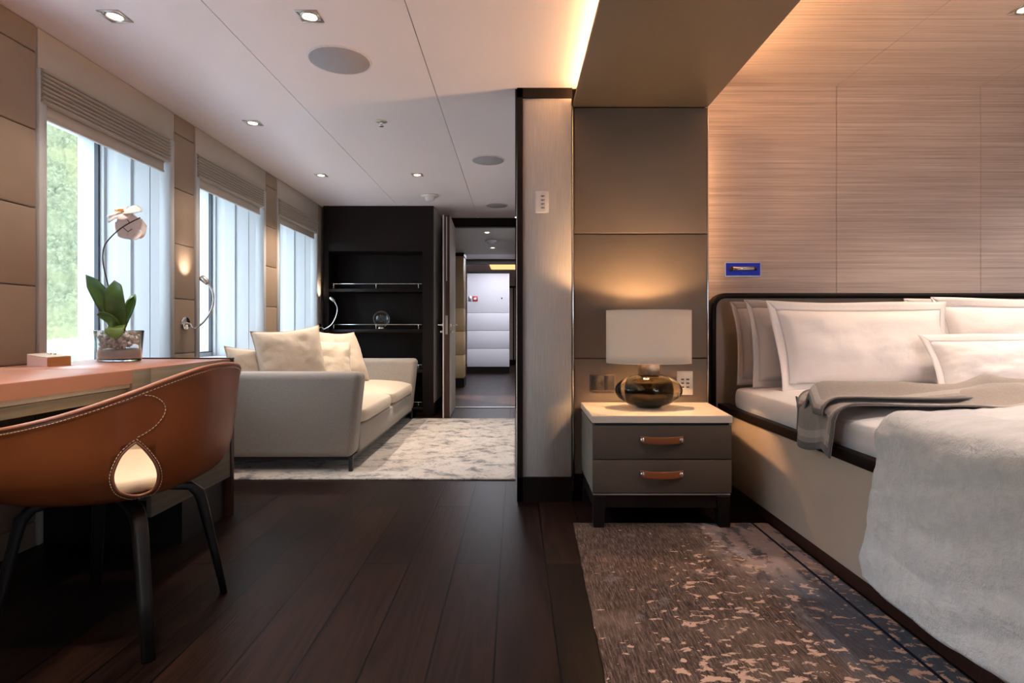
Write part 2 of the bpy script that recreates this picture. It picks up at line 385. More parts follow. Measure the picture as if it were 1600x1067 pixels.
def struct(name, g, mats, parent=None): return link(name, g, mats, parent, kind='structure' if parent is None else None)
def dup(o, delta, parent=None, **props):
    c = o.copy(); COL.objects.link(c)
    if parent is None: c.location = Vector(o.location)+Vector(delta)
    else: c.parent = parent
    for k, v in props.items(): c[k] = v
    for ch in list(o.children): dup(ch, delta, c)
    return c
def W(px, py, Y): return Vector(((px-CX)*Y/F, Y, H-(py-CY)*Y/F))
def subdiv(o, n=1):
    md = o.modifiers.new('subd', 'SUBSURF'); md.levels = n; md.render_levels = n; return o
def catmull(pts, n=8):
    pts = [Vector(p) for p in pts]; out = []
    P = [pts[0]*2-pts[1]] + pts + [pts[-1]*2-pts[-2]]
    for i in range(1, len(P)-2):
        for k in range(n):
            t = k/n; a, b, c, d = P[i-1:i+3]
            out.append(.5*((2*b)+(c-a)*t+(2*a-5*b+4*c-d)*t*t+(3*b-a-3*c+d)*t**3))
    out.append(pts[-1]); return out

# ================================================================== SETTING
CE = 2.195       # cabin ceiling
BE = 3.35        # bed wall
BC = 2.36        # bed ceiling
g = G(); g.box(-2.6, 4.3, -3, 15, -.12, 0); struct('floor', g, M['floor'])
# ceiling with two long seams
g = G()
for x0, x1 in ((-2.03, -1.222), (-1.218, -.432), (-.428, .0)): g.box(x0, x1, -3, 6.52, CE, CE+.03)
g.box(.0, .50, -3, 3.0, CE, CE+.03)
g.mi = 1; g.box(-2.6, .5, -3, 6.6, CE+.03, CE+.06)
struct('ceiling', g, [M['ceiling'], M['gap']])
# bed area ceiling in veneer with seams
g = G(); xs = [.55, 1.911, 2.768, 3.63, 4.3]
for a, b in zip(xs, xs[1:]): g.box(a+.0015, b-.0015, -3, BE+.05, BC, BC+.03)
g.mi = 1; g.box(.5, 4.3, -3, BE+.1, BC+.03, BC+.06)
g.box(.5, .55, -3, 3.05, CE, BC+.03)
struct('ceiling_bed', g, [M['veneer_c'], M['gap']])
# bed wall, veneer panels
g = G(); xs = [1.0, 1.911, 2.768, 3.63, 4.3]
for a, b in zip(xs, xs[1:]): g.box(a+.0015, b-.0015, BE, BE+.03, 0, BC)
g.mi = 1; g.box(.95, 4.3, BE+.03, BE+.1, 0, BC+.06)
struct('wall_bed', g, [M['veneer'], M['gap']])
# soffit beam above the bedside
g = G(); g.box(.31, 1.047, -3, 3.06, 2.12, 2.14, .003, 1)
struct('trim_1', g, M['taupe_leather'])
# leather column behind the nightstand: three panels
g = G()
for z0, z1 in ((0.13, .757), (.757, 1.432), (1.432, 2.118)): g.box(.319, 1.040, 3.05, 3.09, z0+.002, z1-.002, .005, 3)
g.mi = 1; g.box(.325, 1.034, 3.07, 3.13, 0, 2.16)
g.mi = 2; g.box(.322, 1.037, 3.055, 3.08, 0, .13)
struct('wall_column', g, [M['taupe_leather'], M['gap'], M['espresso']])
g = G(); g.box(1.041, 1.049, 3.052, 3.12, .0, 2.12, .002, 1); g.box(.303, .316, 3.03, 3.09, .0, 2.12, .002, 1); struct('trim_2', g, M['chrome'])
# partition block left of the column
g = G(); g.box(.04, .300, 3.0, 3.04, .129, 2.145, .002, 1); g.mi = 1; g.box(.035, .30, 3.02, 3.12, 0, 2.19); g.box(.012, .30, 3.12, 6.5, 0, 2.19)
struct('wall_partition', g, [M['partition'], M['partition']])
g = G(); g.box(.010, .04, 2.985, 3.12, 0, CE); g.box(.010, .302, 2.985, 3.03, 2.145, CE); g.box(.010, .302, 2.985, 3.03, 0, .129)
struct('trim_3', g, M['espresso'])
# concealed led strips
g = G(); g.box(.326, .332, -2.9, 2.98, 2.141, 2.147); g.box(1.0, 1.012, -2.9, 3.05, 2.141, 2.152); struct('trim_4', g, M['led'])
g = G(); g.box(1.02, 1.03, 3.25, 3.258, 1.13, 2.12); struct('trim_5', g, emis('soft_warm_led', (1, .52, .22), 22))
# closing walls behind camera and right
g = G(); xb = -2.6
for a, b in FILL_WIN + [(4.4, 4.4)]:
    g.box(xb, a, -3.1, -3, -.1, 2.5); xb = b
    if b > a: g.box(a, b, -3.1, -3, -.1, .55); g.box(a, b, -3.1, -3, 2.05, 2.5)
struct('wall_back', g, M['leather_wall'])
for i, (a, b) in enumerate(FILL_WIN):
    g = G(); g.box(a, a+.04, -3.08, -3.04, .55, 2.05); g.box(b-.04, b, -3.08, -3.04, .55, 2.05); g.box(a, b, -3.08, -3.04, 2.01, 2.05); g.box(a, b, -3.08, -3.04, .55, .59)
    wf = struct('window_%d' % (7+i), g, M['white_paint'])  # frame of the unseen back opening added as fill
    gp = G(); gp.box(a+.04, b-.04, -3.065, -3.058, .59, 2.01); link('pane', gp, M['pane'], wf)
g = G(); g.box(4.3, 4.4, -3, BE+.1, -.1, 2.5); struct('wall_right', g, M['veneer'])
g = G(); g.box(.3, 1.1, 3.36, 3.45, 0, 2.5); struct('wall_niche', g, M['gap'])
# ---- window wall
SILL, WTOP = .70, 2.06
g = G()
piers = [(-3, -1.27)] + [(WIN[i][1], WIN[i+1][0]) for i in range(5)] + [(5.77, 6.6)]
for a, b in piers:
    g.mi = 0; g.box(-2.56, -2.04, a-.02 if a > -3 else a, b+.02, -.1, 2.4)
    g.mi = 1
    zs = [0, .11, .44, .768, 1.097, 1.426, 1.755, 2.083, CE]
    for z0, z1 in zip(zs, zs[1:]): g.box(-2.045, -2.02, a+.004, min(b, 5.86)-.004, z0+.0015, z1-.0015, .006, 3)
g.mi = 0
for a, b in WIN:
    g.box(-2.56, -2.04, a, b, -.1, SILL-.01); g.box(-2.56, -2.12, a, b, WTOP, 2.4)
    g.mi = 2; g.box(-2.05, -2.02, a+.004, b-.004, .0, SILL-.02, .003, 1); g.mi = 0
struct('wall_left', g, [M['white_paint'], M['leather_wall'], M['lower_wall']])
for i, (a, b) in enumerate(WIN):
    g = G()
    # fascia and inner casing
    g.box(-2.07, -2.018, a+.002, b-.002, 2.025, CE-.002, .002, 1)
    g.mi = 1
    g.box(-2.08, -2.014, b-.045, b-.004, SILL, 2.025, .003, 1); g.box(-2.08, -2.014, a+.004, a+.045, SILL, 2.025, .003, 1)
    # reveals with stepped mouldings
    for sgn, y in ((-1, b-.02), (1, a+.02)):
        pl = [(-2.07, 0), (-2.07, .02), (-2.134, .02), (-2.134, .015), (-2.139, .015), (-2.139, .02), (-2.225, .02), (-2.232, .006), (-2.245, .006), (-2.250, .02), (-2.33, .017), (-2.355, .012), (-2.37, .007), (-2.40, .007), (-2.405, .022), (-2.432, .022), (-2.432, 0)]
        g.prism([(x, y+sgn*d) for x, d in pl], 'z', SILL, WTOP)
        g.box(-2.56, -2.452, min(y, y+sgn*.02), max(y, y+sgn*.02), SILL, WTOP)
    g.box(-2.56, -2.03, a, b, SILL-.03, SILL, .003, 1)
    g.box(-2.56, -2.07, a, b, WTOP-.02, WTOP+.02)
    struct('trim_%d' % (10+i), g, [M['cream_trim'], M['white_paint']])
    g = G(); fx = -2.448
    g.box(fx, fx+.016, a+.02, b-.02, SILL, SILL+.03); g.box(fx, fx+.016, a+.02, b-.02, 2.015, WTOP-.02)
    wf = struct('window_%d' % (i+1), g, M['white_paint'])
    gk = G(); y0, y1, z0, z1 = a+.045, b-.045, SILL+.03, 2.015
    gk.box(fx-.004, fx+.02, y0, y0+.010, z0, z1); gk.box(fx-.004, fx+.02, y1-.010, y1, z0, z1); gk.box(fx-.004, fx+.02, y0, y1, z1-.008, z1); gk.box(fx-.004, fx+.02, y0, y1, z0, z0+.008)
    link('gasket', gk, M['gasket'], wf)
    gp = G(); gp.box(fx+.002, fx+.008, y0, y1, z0, z1); link('pane', gp, M['pane'], wf)
# ---- bookcase wall and doorway at the far end
g = G(); g.box(-.86, -.85, 5.9, 6.5, .14, CE); g.mi = 1; g.box(-.86, -.845, 5.9, 6.5, 0, .14); g.mi = 0; g.box(-2.6, -.86, 6.3, 6.5, 0, CE)
struct('wall_far', g, [M['partition'], M['espresso']])
g = G(); g.box(-.86, -.735, 6.50, 6.58, 0, CE); g.box(.0, .06, 6.50, 6.58, 0, CE); g.box(-.735, .0, 6.50, 6.58, 2.09, CE)
g.mi = 1; g.box(-.735, 0, 6.50, 6.56, 0, .008)
struct('door_frame', g, [M['espresso'], M['brushed']])
# ---- hall beyond
g = G(); g.box(-2.6, 1.6, 6.58, 8.95, 2.10, 2.2); g.box(-2.6, 1.6, 8.93, 8.98, 2.1, 2.4); g.mi = 1; g.box(-2.6, 1.6, 8.98, 11.25, 2.3, 2.4)
g.mi = 2; g.box(-1.0, 1.6, 11.25, 11.4, 2.21, 2.3); g.mi = 1; g.box(-2.6, 1.6, 11.4, 14.5, 2.215, 2.3)
struct('ceiling_hall', g, [M['cream_trim'], M['ceiling'], M['gap']])
g = G()
for z0, z1 in ((.14, .5), (.5, .87), (.87, 1.24), (1.24, 2.05)): g.box(-1.3, -.81, 8.8, 9.2, z0+.002, z1-.002, .004, 1)
g.mi = 1; g.box(-1.3, -.80, 8.79, 9.21, 0, .14); g.box(-1.3, -.80, 8.79, 9.21, 2.05, 2.1); g.box(-1.29, -.815, 8.81, 9.19, .1, 2.06)
struct('wall_hall_left', g, [M['hall_tan'], M['espresso']])
g = G()
for z0, z1 in ((.13, .5), (.5, .87), (.87, 1.24), (1.24, 2.05)): g.box(-.99, -.12, 11.57, 11.7, z0+.002, z1-.002, .004, 2)
g.mi = 1; g.box(-.99, -.115, 11.56, 11.7, 0, .13); g.box(-.99, -.115, 11.56, 11.7, 2.05, 2.08)
struct('wall_hall_end', g, [M['hall_white'], M['espresso']])
g = G(); g.box(-2.6, 1.6, 14.4, 14.5, 0, 2.4); g.mi = 1; g.box(-.15, .3, 14.34, 14.4, 1.95, 2.0); g.box(-.15, .3, 14.34, 14.4, 0, .12); g.box(-.06, -.02, 14.34, 14.4, 0, 1.95)
struct('wall_hall_far', g, [M['cream_trim'], M['espresso']])
g = G(); g.box(-2.6, -2.5, 6.5, 14.5, 0, 2.4); g.box(1.2, 1.3, 6.58, 14.5, 0, 2.4); struct('wall_hall_sides', g, M['cream_trim'])
g = G(); g.box(-.52, .9, 11.45, 12.3, 2.205, 2.214); t_ = struct('trim_21', g, emis('cove_glow', (1, .50, .20), .8))

# ================================================================== CEILING FIXTURES
def downlight(x, y, z, label, first=None, power=1.0, group='square downlights in the cabin ceiling'):
    if first is None:
        r = thing('downlight', label, 'downlight', (x, y, z), group)
        g = G(); s = .046
        for a in ((-s, s, -s, -.036), (-s, s, .036, s), (-s, -.036, -.036, .036), (.036, s, -.036, .036)): g.box(x+a[0], x+a[1], y+a[2], y+a[3], z-.004, z, .001, 1)
        g.lathe([(.0365, .0), (.034, -.001), (.029, .004), (.030, -.004), (.036, -.0035), (.0365, .0)], (x, y, z-.001), 32)
        link('bezel', g, M['brushed'], r)
        g = G(); g.lathe([(0, -.003), (.024, -.003), (.027, 0), (0, 0)], (x, y, z+.001), 24); link('bulb', g, M['bulb'], r)
    else:
        d = Vector((x, y, z))-Vector(first.location); r = dup(first, d, label=label, group=group)
    if power: light('downlight_and_fill_beam', 'SPOT', (x, y, z-.008), K_DOWN*power, WARM, (0, 0, 0), spot_size=math.radians(95), spot_blend=.8, shadow_soft_size=.025)
    return r
d0 = downlight(-1.634, 2.30, CE, 'square downlight nearest the first window, top left of view', power=.7)
downlight(-.84, 2.30, CE, 'square downlight beside the large round ceiling speaker', d0, .7)
downlight(-1.628, 3.495, CE, 'square downlight over the near end of the sofa, by the second window', d0, 1)
downlight(-1.616, 4.69, CE, 'small square downlight over the sofa, by the third window', d0, 3)
downlight(-.813, 4.675, CE, 'small square downlight over the pale rug, before the smoke detector', d0, 2.6)
for x, y in ((-1.63, .9), (-.84, .9), (-1.63, -.6), (-.84, -.6)):  # added fill spots behind the camera, no fixtures built
    light('downlight_and_fill_beam', 'SPOT', (x, y, CE-.01), K_DOWN*1.6, WARM, (0, 0, 0), spot_size=math.radians(110), spot_blend=.8, shadow_soft_size=.03)
downlight(2.30, 2.54, BC, 'square downlight in the wood veneer ceiling above the bed', d0, 1.8, 'square downlight above the bed')
for x, y in ((1.7, 1.4), (2.9, 1.4), (3.3, 2.54), (1.7, -.2), (2.9, -.2)):  # unseen fill spots added to brighten the bed, no fixtures
    light('downlight_and_fill_beam', 'SPOT', (x, y, BC-.01), K_DOWN*1.4, (1, .90, .82), (0, 0, 0), spot_size=math.radians(115), spot_blend=.8, shadow_soft_size=.03)
downlight(-.345, 6.92, 2.10, 'downlight in the hall ceiling just past the doorway', d0, .9, 'hall downlights')
downlight(-.33, 8.24, 2.10, 'farther downlight in the hall ceiling, behind the detector', d0, .9, 'hall downlights')
light('hall_light', 'AREA', (-.2, 10.4, 2.28), 26, (.85, .88, 1), (0, 0, 0), shape='RECTANGLE', size=1.4, size_y=1.2)
def speaker(x, y, r, label):
    o = thing('ceiling_speaker', label, 'speaker', (x, y, CE), 'round ceiling speakers')
    g = G(); g.lathe([(0, -.004), (r*.94, -.004), (r*.95, -.002), (r*.95, 0), (0, 0)], (x, y, CE), 56); link('grille', g, M['speaker'], o)
    g = G(); g.lathe([(r*.95, 0), (r*.95, -.005), (r, -.004), (r+.001, 0)], (x, y, CE), 56); link('rim', g, M['grille_rim'], o)
speaker(-.834, 2.68, .146, 'large round grey ceiling speaker nearest the camera')
speaker(-.204, 4.27, .125, 'round ceiling speaker halfway to the doorway, near the partition')
speaker(-.19, 5.84, .115, 'far round ceiling speaker just before the doorway')
o = thing('sprinkler', 'small metal sprinkler head in the middle of the ceiling', 'sprinkler', (-.825, 3.47, CE))
g = G(); g.lathe([(0, -.003), (.034, -.003), (.036, 0), (0, 0)], (-.825, 3.47, CE), 28); link('escutcheon', g, M['brushed'], o)
g = G(); g.lathe([(0, -.03), (.016, -.03), (.016, -.027), (.007, -.026), (.006, -.015), (.011, -.012), (.010, -.003), (0, -.003)], (-.825, 3.47, CE), 20)
link('head', g, M['chrome'], o)
o = thing('smoke_detector', 'white domed smoke detector on the ceiling before the bookcase', 'smoke detector', (-.82, 5.4, CE))
g = G(); g.lathe([(0, -.018), (.072, -.018), (.08, -.010), (.08, 0), (0, 0)], (-.82, 5.4, CE), 36); link('base', g, M['white_plastic'], o)
g = G(); g.lathe([(0, -.055), (.025, -.054), (.04, -.045), (.045, -.02), (.05, -.018), (0, -.018)], (-.82, 5.4, CE), 36); link('sensor_dome', g, M['grille_rim'], o)
g = G(); g.lathe([(0, -.05), (.03, -.048), (.045, -.03), (.055, -.014), (.075, -.012), (.078, 0), (0, 0)], (-.33, 7.58, 2.10), 30)
tag(link('smoke_detector', g, M['grille_rim'], origin=(-.33, 7.58, 2.10)), 'smoke detector between the two downlights in the hall', 'smoke detector')
# ================================================================== WINDOW SHADES
ords = ['', '', '', 'nearest the desk', 'in the middle, behind the near sofa arm', 'farthest, next to the bookcase']
for i, (a, b) in enumerate(WIN):
    if i < 2: continue
    a2, b2 = a+.01, b-.06
    lab = 'beige roman shade folded up at the window ' + (ords[i] if i > 2 else 'left of the first pier, beyond the view')
    if i == 2: continue
    r = thing('roman_shade', lab, 'window blind', (-2.03, (a2+b2)/2, 1.83), 'folded roman shades')
    prof = [(-2.045, 2.03)]; z = 2.028; n = 8; st = .0185
    for k in range(n):
        bulge = .027 + .002*(k % 2)
        for q in range(1, 7):
            an = PI*q/6; prof.append((-2.028+bulge*math.sin(an), z-st*(1-math.cos(an))/2))
        z -= st
    prof += [(-2.045, z)]
    g = G(); g.smooth = False; g.prism(prof, 'y', a2, b2); link('fabric_folds', g, M['shade_fabric'], r)
    g = G(); g.box(-2.040, -2.030, a2, b2-.02, z-.052, z+.002, .002, 1); g.box(-2.044, -2.026, a2, b2-.02, z-.058, z-.046, .003, 2); link('hem_bar', g, M['cream_trim'], r)
# ================================================================== OUTSIDE
g = G(); g.box(-5.0, -2.56, -8, 18, -.5, -.3); struct('bounce_deck', g, M['bounce'])  # unseen white slab, added to bounce sunlight up to the ceiling
g = G(); g.box(-1500, -5.0, -1200, 1500, -4.6, -4.5); tag(link('sea', g, M['water'], kind='stuff'), 'pale sea water between the ship and the green hillside', 'water')
def hill(u, v):
    az = math.radians(8+112*u); d = 175+170*v
    x, y = -d*math.sin(az), d*math.cos(az)
    base = -4.6 + 118*(1-(1-v)**1.7)*(1+.22*math.sin(az*5+.6)+.12*math.sin(az*11)) - 12*max(0, (math.radians(34)-az))
    p = Vector((x/7.5, y/7.5, 0)); q = Vector((x/3.2, y/3.2, 4))
    c = noise.noise(p)*3.0 + (0.5-noise.voronoi(q)[0][0])*5.0 + noise.noise(q*2.3)*2.0 + noise.noise(q*6)*1.2
    return (x, y, base + c*min(1, v*10) )
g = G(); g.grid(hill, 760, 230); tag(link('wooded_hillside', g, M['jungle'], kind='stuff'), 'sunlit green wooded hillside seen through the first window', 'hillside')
def shore(u, v):
    az = math.radians(8+112*u); d = 168+9*v
    x, y = -d*math.sin(az), d*math.cos(az)
    return (x, y, -4.6+2.6*v+1.2*abs(noise.noise(Vector((x/2, y/2, 0))))*(1 if v > .05 else 0))
g = G(); g.grid(shore, 500, 6); tag(link('rocky_shore', g, M['rocks'], kind='stuff'), 'pale rocky shoreline at the foot of the hillside', 'shore')

# ================================================================== BOOKCASE
bk = thing('bookcase', 'tall dark wood bookcase with open shelves at the end of the sofa', 'bookcase', (-1.43, 6.0, 0))
x0, x1, yf, yb = -1.995, -.852, 5.86, 6.28
g = G(); g.box(x0, x0+.055, yf, yb, 0, CE); g.box(-.965, x1, yf, yb, 0, CE); g.box(x0+.055, -.965, yf+.001, yb, 1.724, CE-.001); g.box(x0+.055, -.965, yf+.02, yb, 0, .1); g.box(x0, x1, yf+.3, yb, .1, 1.724)
link('carcass', g, M['espresso'], bk)
shelf0 = None
for k, z in enumerate((1.335, .91, .49, .10)):
    if shelf0 is None:
        g = G(); g.box(x0+.055, -.965, yf+.005, yf+.3, z-.035, z, .002, 1); shelf0 = link('shelf', g, M['espresso'], bk)
        gr = G(); gr.cyl(((x0-.91)/2, yf+.02, z+.05), .0035, -.97-x0-.06, 10, 'x')
        for px_ in (x0+.10, (x0-.91)/2, -1.01): gr.cyl((px_, yf+.02, z+.024), .004, .05, 10)
        rail0 = link('rail', gr, M['chrome'], shelf0)
    else: 
        s = shelf0.copy(); COL.objects.link(s); s.location.z = z-1.335; r_ = rail0.copy(); COL.objects.link(r_); r_.parent = s
# glass ball on a stand
c = W(596, 494.5, 6.02)
o = thing('glass_globe', 'clear glass globe on a small stand on the bookcase shelf', 'decoration', (c.x, c.y, .91))
g = G(); g.lathe([(.088*math.sin(PI*k/24), -.088*math.cos(PI*k/24)) for k in range(25)], (c.x, c.y, 1.02), 40); g.lathe([(.084*math.sin(PI*k/24), -.084*math.cos(PI*k/24)) for k in range(25)], (c.x, c.y, 1.02), 40)
link('globe', g, M['glass'], o)
g = G(); g.lathe([(.045, 0), (.05, 0), (.047, .012), (.042, .030), (.036, .028), (.045, 0)], (c.x, c.y, .911), 30); link('stand', g, M['chrome'], o)
# ================================================================== OPEN DOOR
a = Vector((-.700, 5.70, 0)); b_ = Vector((-.728, 6.48, 0)); L = (b_-a).length
T = Matrix.Translation(a) @ Matrix.Rotation(math.atan2(b_.y-a.y, b_.x-a.x), 4, 'Z')
dr = thing('cabin_door', 'dark edged cabin door standing open beside the bookcase', 'door', a)
g = G(); g.box(0, L, -.006+.0, .006, .012, 2.07, 0, 1, T @ Matrix.Translation((0, .028-.0, 0))); link('panel_grey', g, M['partition'], dr).name = 'inner_face'
g = G(); g.box(0, L, -.034, .022, .012, 2.07, .002, 1, T @ Matrix.Translation((0, .0, 0))); link('door_leaf', g, M['red_espresso'], dr)
g = G(); g.box(.03, L, -.040, -.034, .012, 2.07, 0, 1, T); link('outer_face', g, M['partition'], dr)
g = G(); g.box(-.002, .001, -.018, .006, .86, 1.05, 0, 1, T); g.box(-.003, .0, -.010, -.002, 1.4, 2.05, 0, 1, T); link('lock_plate', g, M['brushed'], dr)
for sg, yy in ((1, .034), (-1, -.04)):
    g = G(); pts = [T @ Vector(q) for q in ((.06, yy, .955), (.06, yy+sg*.045, .955), (.075, yy+sg*.055, .955), (.17, yy+sg*.055, .955))]
    g.sweep(pts, .009, 10); p0 = T @ Vector((.06, yy+sg*.004, .955)); g.cyl(p0, .024, .008, 20, 'x'); p1 = T @ Vector((.06, yy+sg*.014, .885)); g.cyl(p1, .012, .03, 16, 'x')
    link('door_handle', g, M['chrome'], dr)
# hall call point
o = thing('alarm_sign', 'small red square alarm sign on the white hall wall', 'sign', (-.83, 11.57, 1.48))
g = G(); g.box(-.875, -.77, 11.555, 11.569, 1.475, 1.58, .004, 1); link('plate', g, M['red'], o)
g = G(); g.box(-.85, -.795, 11.552, 11.556, 1.505, 1.55, .001, 1); link('pictogram', g, M['white_plastic'], o)
g = G(); g.box(-.965, -.90, 11.562, 11.57, 1.475, 1.58, .002, 1); tag(link('wall_plate', g, M['brushed']), 'small grey plate left of the red alarm sign in the hall', 'plate')
g = G(); g.cyl((-.275, 11.566, 1.54), .015, .012, 14, 'y'); tag(link('wall_button', g, M['black_plastic']), 'small black round button on the white hall wall', 'button')

# ================================================================== READING LAMPS
def reading_lamp(pts, Y, label, head_dir, energy, zb):
    P = [W(x, y, Y) for x, y in pts]; base = Vector((-2.02, Y, zb))
    r = thing('reading_lamp', label, 'wall lamp', base, 'chrome gooseneck reading lamps')
    g = G(); g.lathe([(0, 0), (.042, 0), (.042, .008), (.036, .014), (0, .014)], base, 32, axis='x'); link('wall_plate', g, M['chrome'], r)
    path = catmull([base+Vector((.012, 0, 0)), base+Vector((.035, 0, -.004))] + P, 8)
    g = G(); g.sweep(path, .0065, 10); link('gooseneck', g, M['chrome'], r)
    d = Vector(head_dir).normalized(); e = P[-1]
    g = G(); g.sweep([e-d*.004, e+d*.001, e+d*.05, e+d*.055], [(.012, .012), (.017, .017), (.019, .019), (.014, .014)], 18); link('lamp_head', g, M['brushed'], r)
    tgt = e+d*.06
    l = light('reading_beam', 'SPOT', tgt, energy, WARM, spot_size=math.radians(75), spot_blend=1, shadow_soft_size=.01)
    l.rotation_euler = Vector((d.x, d.y, d.z)).to_track_quat('-Z', 'Y').to_euler()
reading_lamp([(303, 513), (318, 503), (331, 482), (333, 460), (325, 442)], 3.44, 'chrome gooseneck reading lamp on the pier between the first two windows', (-.72, 0, .6), 2.2, .95)
reading_lamp([(507, 514), (518, 507), (525, 494), (527, 481), (522, 470)], 5.80, 'chrome gooseneck reading lamp in front of the bookcase, at the far end of the sofa', (-.75, 0, .6), 3, .93)

# ================================================================== DESK
dk = thing('desk', 'built-in desk under the window with coral leather writing top and grey wood front', 'desk', (-1.7, 1.6, 0))
ZD = .77; XF = -1.39
g = G(); g.box(-2.012, XF-.02, .55, 2.755, ZD-.05, ZD-.004, .002, 1); g.box(XF-.025, XF-.005, 2.052, 2.16, .675, ZD-.004, .001, 1); g.box(XF-.025, XF-.005, 2.16, 2.755, .195, ZD-.004, .001, 1); link('desktop', g, M['desk_grey'], dk)
g = G(); g.box(-2.012, XF, .55, 2.048, ZD-.05, ZD, .003, 2); g.box(-2.012, XF-.006, 2.048, 2.76, ZD-.006, ZD, .001, 1); link('leather_top', g, M['desk_leather'], dk)
g = G(); g.box(-1.97, XF-.03, .6, 2.37, ZD-.105, ZD-.07, .002, 1); link('drawer_front', g, M['desk_grey'], dk)
g = G(); g.box(-1.99, XF-.014, .6, 2.052, ZD-.066, ZD-.051, .001, 1); link('reveal_strip', g, M['lower_wall'], dk)
g = G(); g.box(-2.01, XF-.026, 2.37, 2.755, .195, ZD-.05); link('pedestal', g, M['desk_grey'], dk)
g = G(); g.box(-2.01, XF-.03, 2.40, 2.745, 0, .195); link('plinth', g, M['black_wood'], dk)
g = G(); g.box(-2.01, XF, 2.756, 2.785, 0, ZD+.001, .001, 1); g.box(-2.01, XF+.001, 2.755, 2.786, ZD, ZD+.006); link('end_panel', g, M['red_espresso'], dk)
# wedge box
o = thing('pen_box', 'small wedge-shaped leather and wood box on the desk', 'box', (-1.866, 2.26, ZD))
bx0, bx1, by0, by1 = -1.907, -1.825, 2.2, 2.314
g = G(); g.prism([(bx0, ZD), (bx1, ZD), (bx1, ZD+.034), (bx0, ZD+.046)], 'y', by0, by1); link('body', g, M['wood_box'], o)
g = G(); g.prism([(bx0+.002, ZD+.002), (bx1-.002, ZD+.002), (bx1-.002, ZD+.032), (bx0+.002, ZD+.044)], 'y', by0-.002, by0); link('end_face', g, M['desk_leather'], o)
g = G(); g.prism([(bx0, ZD+.047), (bx1, ZD+.035), (bx1, ZD+.038), (bx0, ZD+.050)], 'y', by0, by1); link('lid', g, M['cream_leather'], o)
g = G(); g.cyl((-1.87, 2.262, ZD+.047), .007, .008, 14); g.cyl((-1.86, 2.275, ZD+.046), .005, .008, 14); link('clasp', g, M['chrome'], o)
# ---- orchid in glass vase
OX, OY = -1.80, 2.56
v_ = thing('glass_vase', 'clear tapered glass vase of white gravel on the desk', 'vase', (OX, OY, ZD))
g = G(); sy = .72
g.lathe([(0, .001), (.088, .001), (.092, .004), (.104, .138), (.1035, .141), (.101, .138), (.089, .016), (.086, .013), (0, .013)], (OX, OY, ZD), 56, 1, sy); link('glass_body', g, M['glass'], v_)
g = G(); g.lathe([(0, .0145), (.085, .0145), (.089, .022), (.092, .050), (.0, .052)], (OX, OY, ZD), 40, 1, sy*.99); sn = link('sand', g, M['sand'], v_)
g = G()
for k in range(380):
    for tr in range(20):
        px_, py_ = random.uniform(-1, 1), random.uniform(-1, 1)
        if px_**2+py_**2 < 1: break
    rr = random.uniform(.006, .011); z = random.uniform(.056, .118) + .014*(px_**2+py_**2)*random.random() + (.012 if px_ > .3 else 0)
    b = bmesh.new(); bmesh.ops.create_icosphere(b, subdivisions=1, radius=rr)
    for vv in b.verts: vv.co *= random.uniform(.75, 1.2)
    g.absorb(b, Matrix.Translation((OX+px_*(.083), OY+py_*.083*sy, ZD+z)), True)
go = link('gravel', g, M['gravel'], v_); go['kind'] = 'stuff'
orc = thing('orchid', 'white orchid with broad green leaves and arching stem in the glass vase', 'plant', (OX, OY, ZD+.12))
def leaf(pts, wd, mat, cup=.25, side=None, nm='leaf'):
    P = catmull(pts, 6); N = len(P)-1
    def fn(u, v):
        i = min(N, int(round(u*N))); p = P[i]; tg = (P[min(i+1, N)]-P[max(i-1, 0)]).normalized()
        s = side.copy() if side else tg.cross(Vector((0, -1, 0.0)))
        s = (s - tg*s.dot(tg)).normalized(); nn = tg.cross(s).normalized()
        if nn.y > 0: nn = -nn
        w = wd*max(.06, math.sin(PI*min(1, (u*.86+.10)))**.62) * (1 if u < .85 else max(.12, ((1-u)/.15)**.6))
        k = (v-.5)*2
        return p + s*(k*w*.5) + nn*(cup*w*(k*k-.0)*.5)
    g = G(); g.grid(fn, N, 8, .0022); return link(nm, g, mat, orc)
def OP(x, y, dy=0): return W(x, y, OY+dy)
sX = Vector((1, 0, 0))
leaf([OP(186, 520), OP(178, 490, -.01), OP(158, 458, -.02), OP(134, 429, .0)], .085, M['leaf'], .35, Vector((1, 0, .6)))
leaf([OP(188, 522, -.02), OP(184, 490, -.04), OP(180, 462, -.05), OP(179, 438, -.02)], .098, M['leaf'], .25, sX)
leaf([OP(190, 518), OP(198, 495, .01), OP(205, 478, .02), OP(210, 462, .02)], .045, M['leaf'], .3, Vector((1, 0, -.3)))
leaf([OP(189, 516, .02), OP(200, 490, .05), OP(208, 468, .06), OP(204, 462, .08)], .05, M['leaf_pale'], .3, Vector((1, 0, .5)))
leaf([OP(188, 516, -.02), OP(178, 503, -.05), OP(165, 494, -.06), OP(151, 491, -.06)], .042, M['leaf'], .3, Vector((.2, 0, 1)))
leaf([OP(184, 508, -.03), OP(181, 512, -.06), OP(180, 520, -.075), OP(180, 530, -.075)], .082, M['leaf_pale'], .15, sX)
leaf([OP(190, 514, -.02), OP(195, 508, -.03), OP(199, 502, -.03)], .022, M['leaf'], .2, sX)
st = catmull([OP(187, 518, .0), OP(175, 470, .02), OP(167, 438, .01), OP(161, 410, 0), OP(162, 388, 0), OP(170, 374, 0), OP(187, 358, 0), OP(203, 348, 0), OP(219, 340, 0)], 8)
g = G(); g.sweep(st, .0028, 8); g.sweep([OP(203, 349), OP(197, 340, .01), OP(193, 334, .02)], .0018, 6); g.sweep([OP(192, 355), OP(200, 362, .01), OP(206, 358, .03)], .0018, 6); link('stem', g, M['stem'], orc)
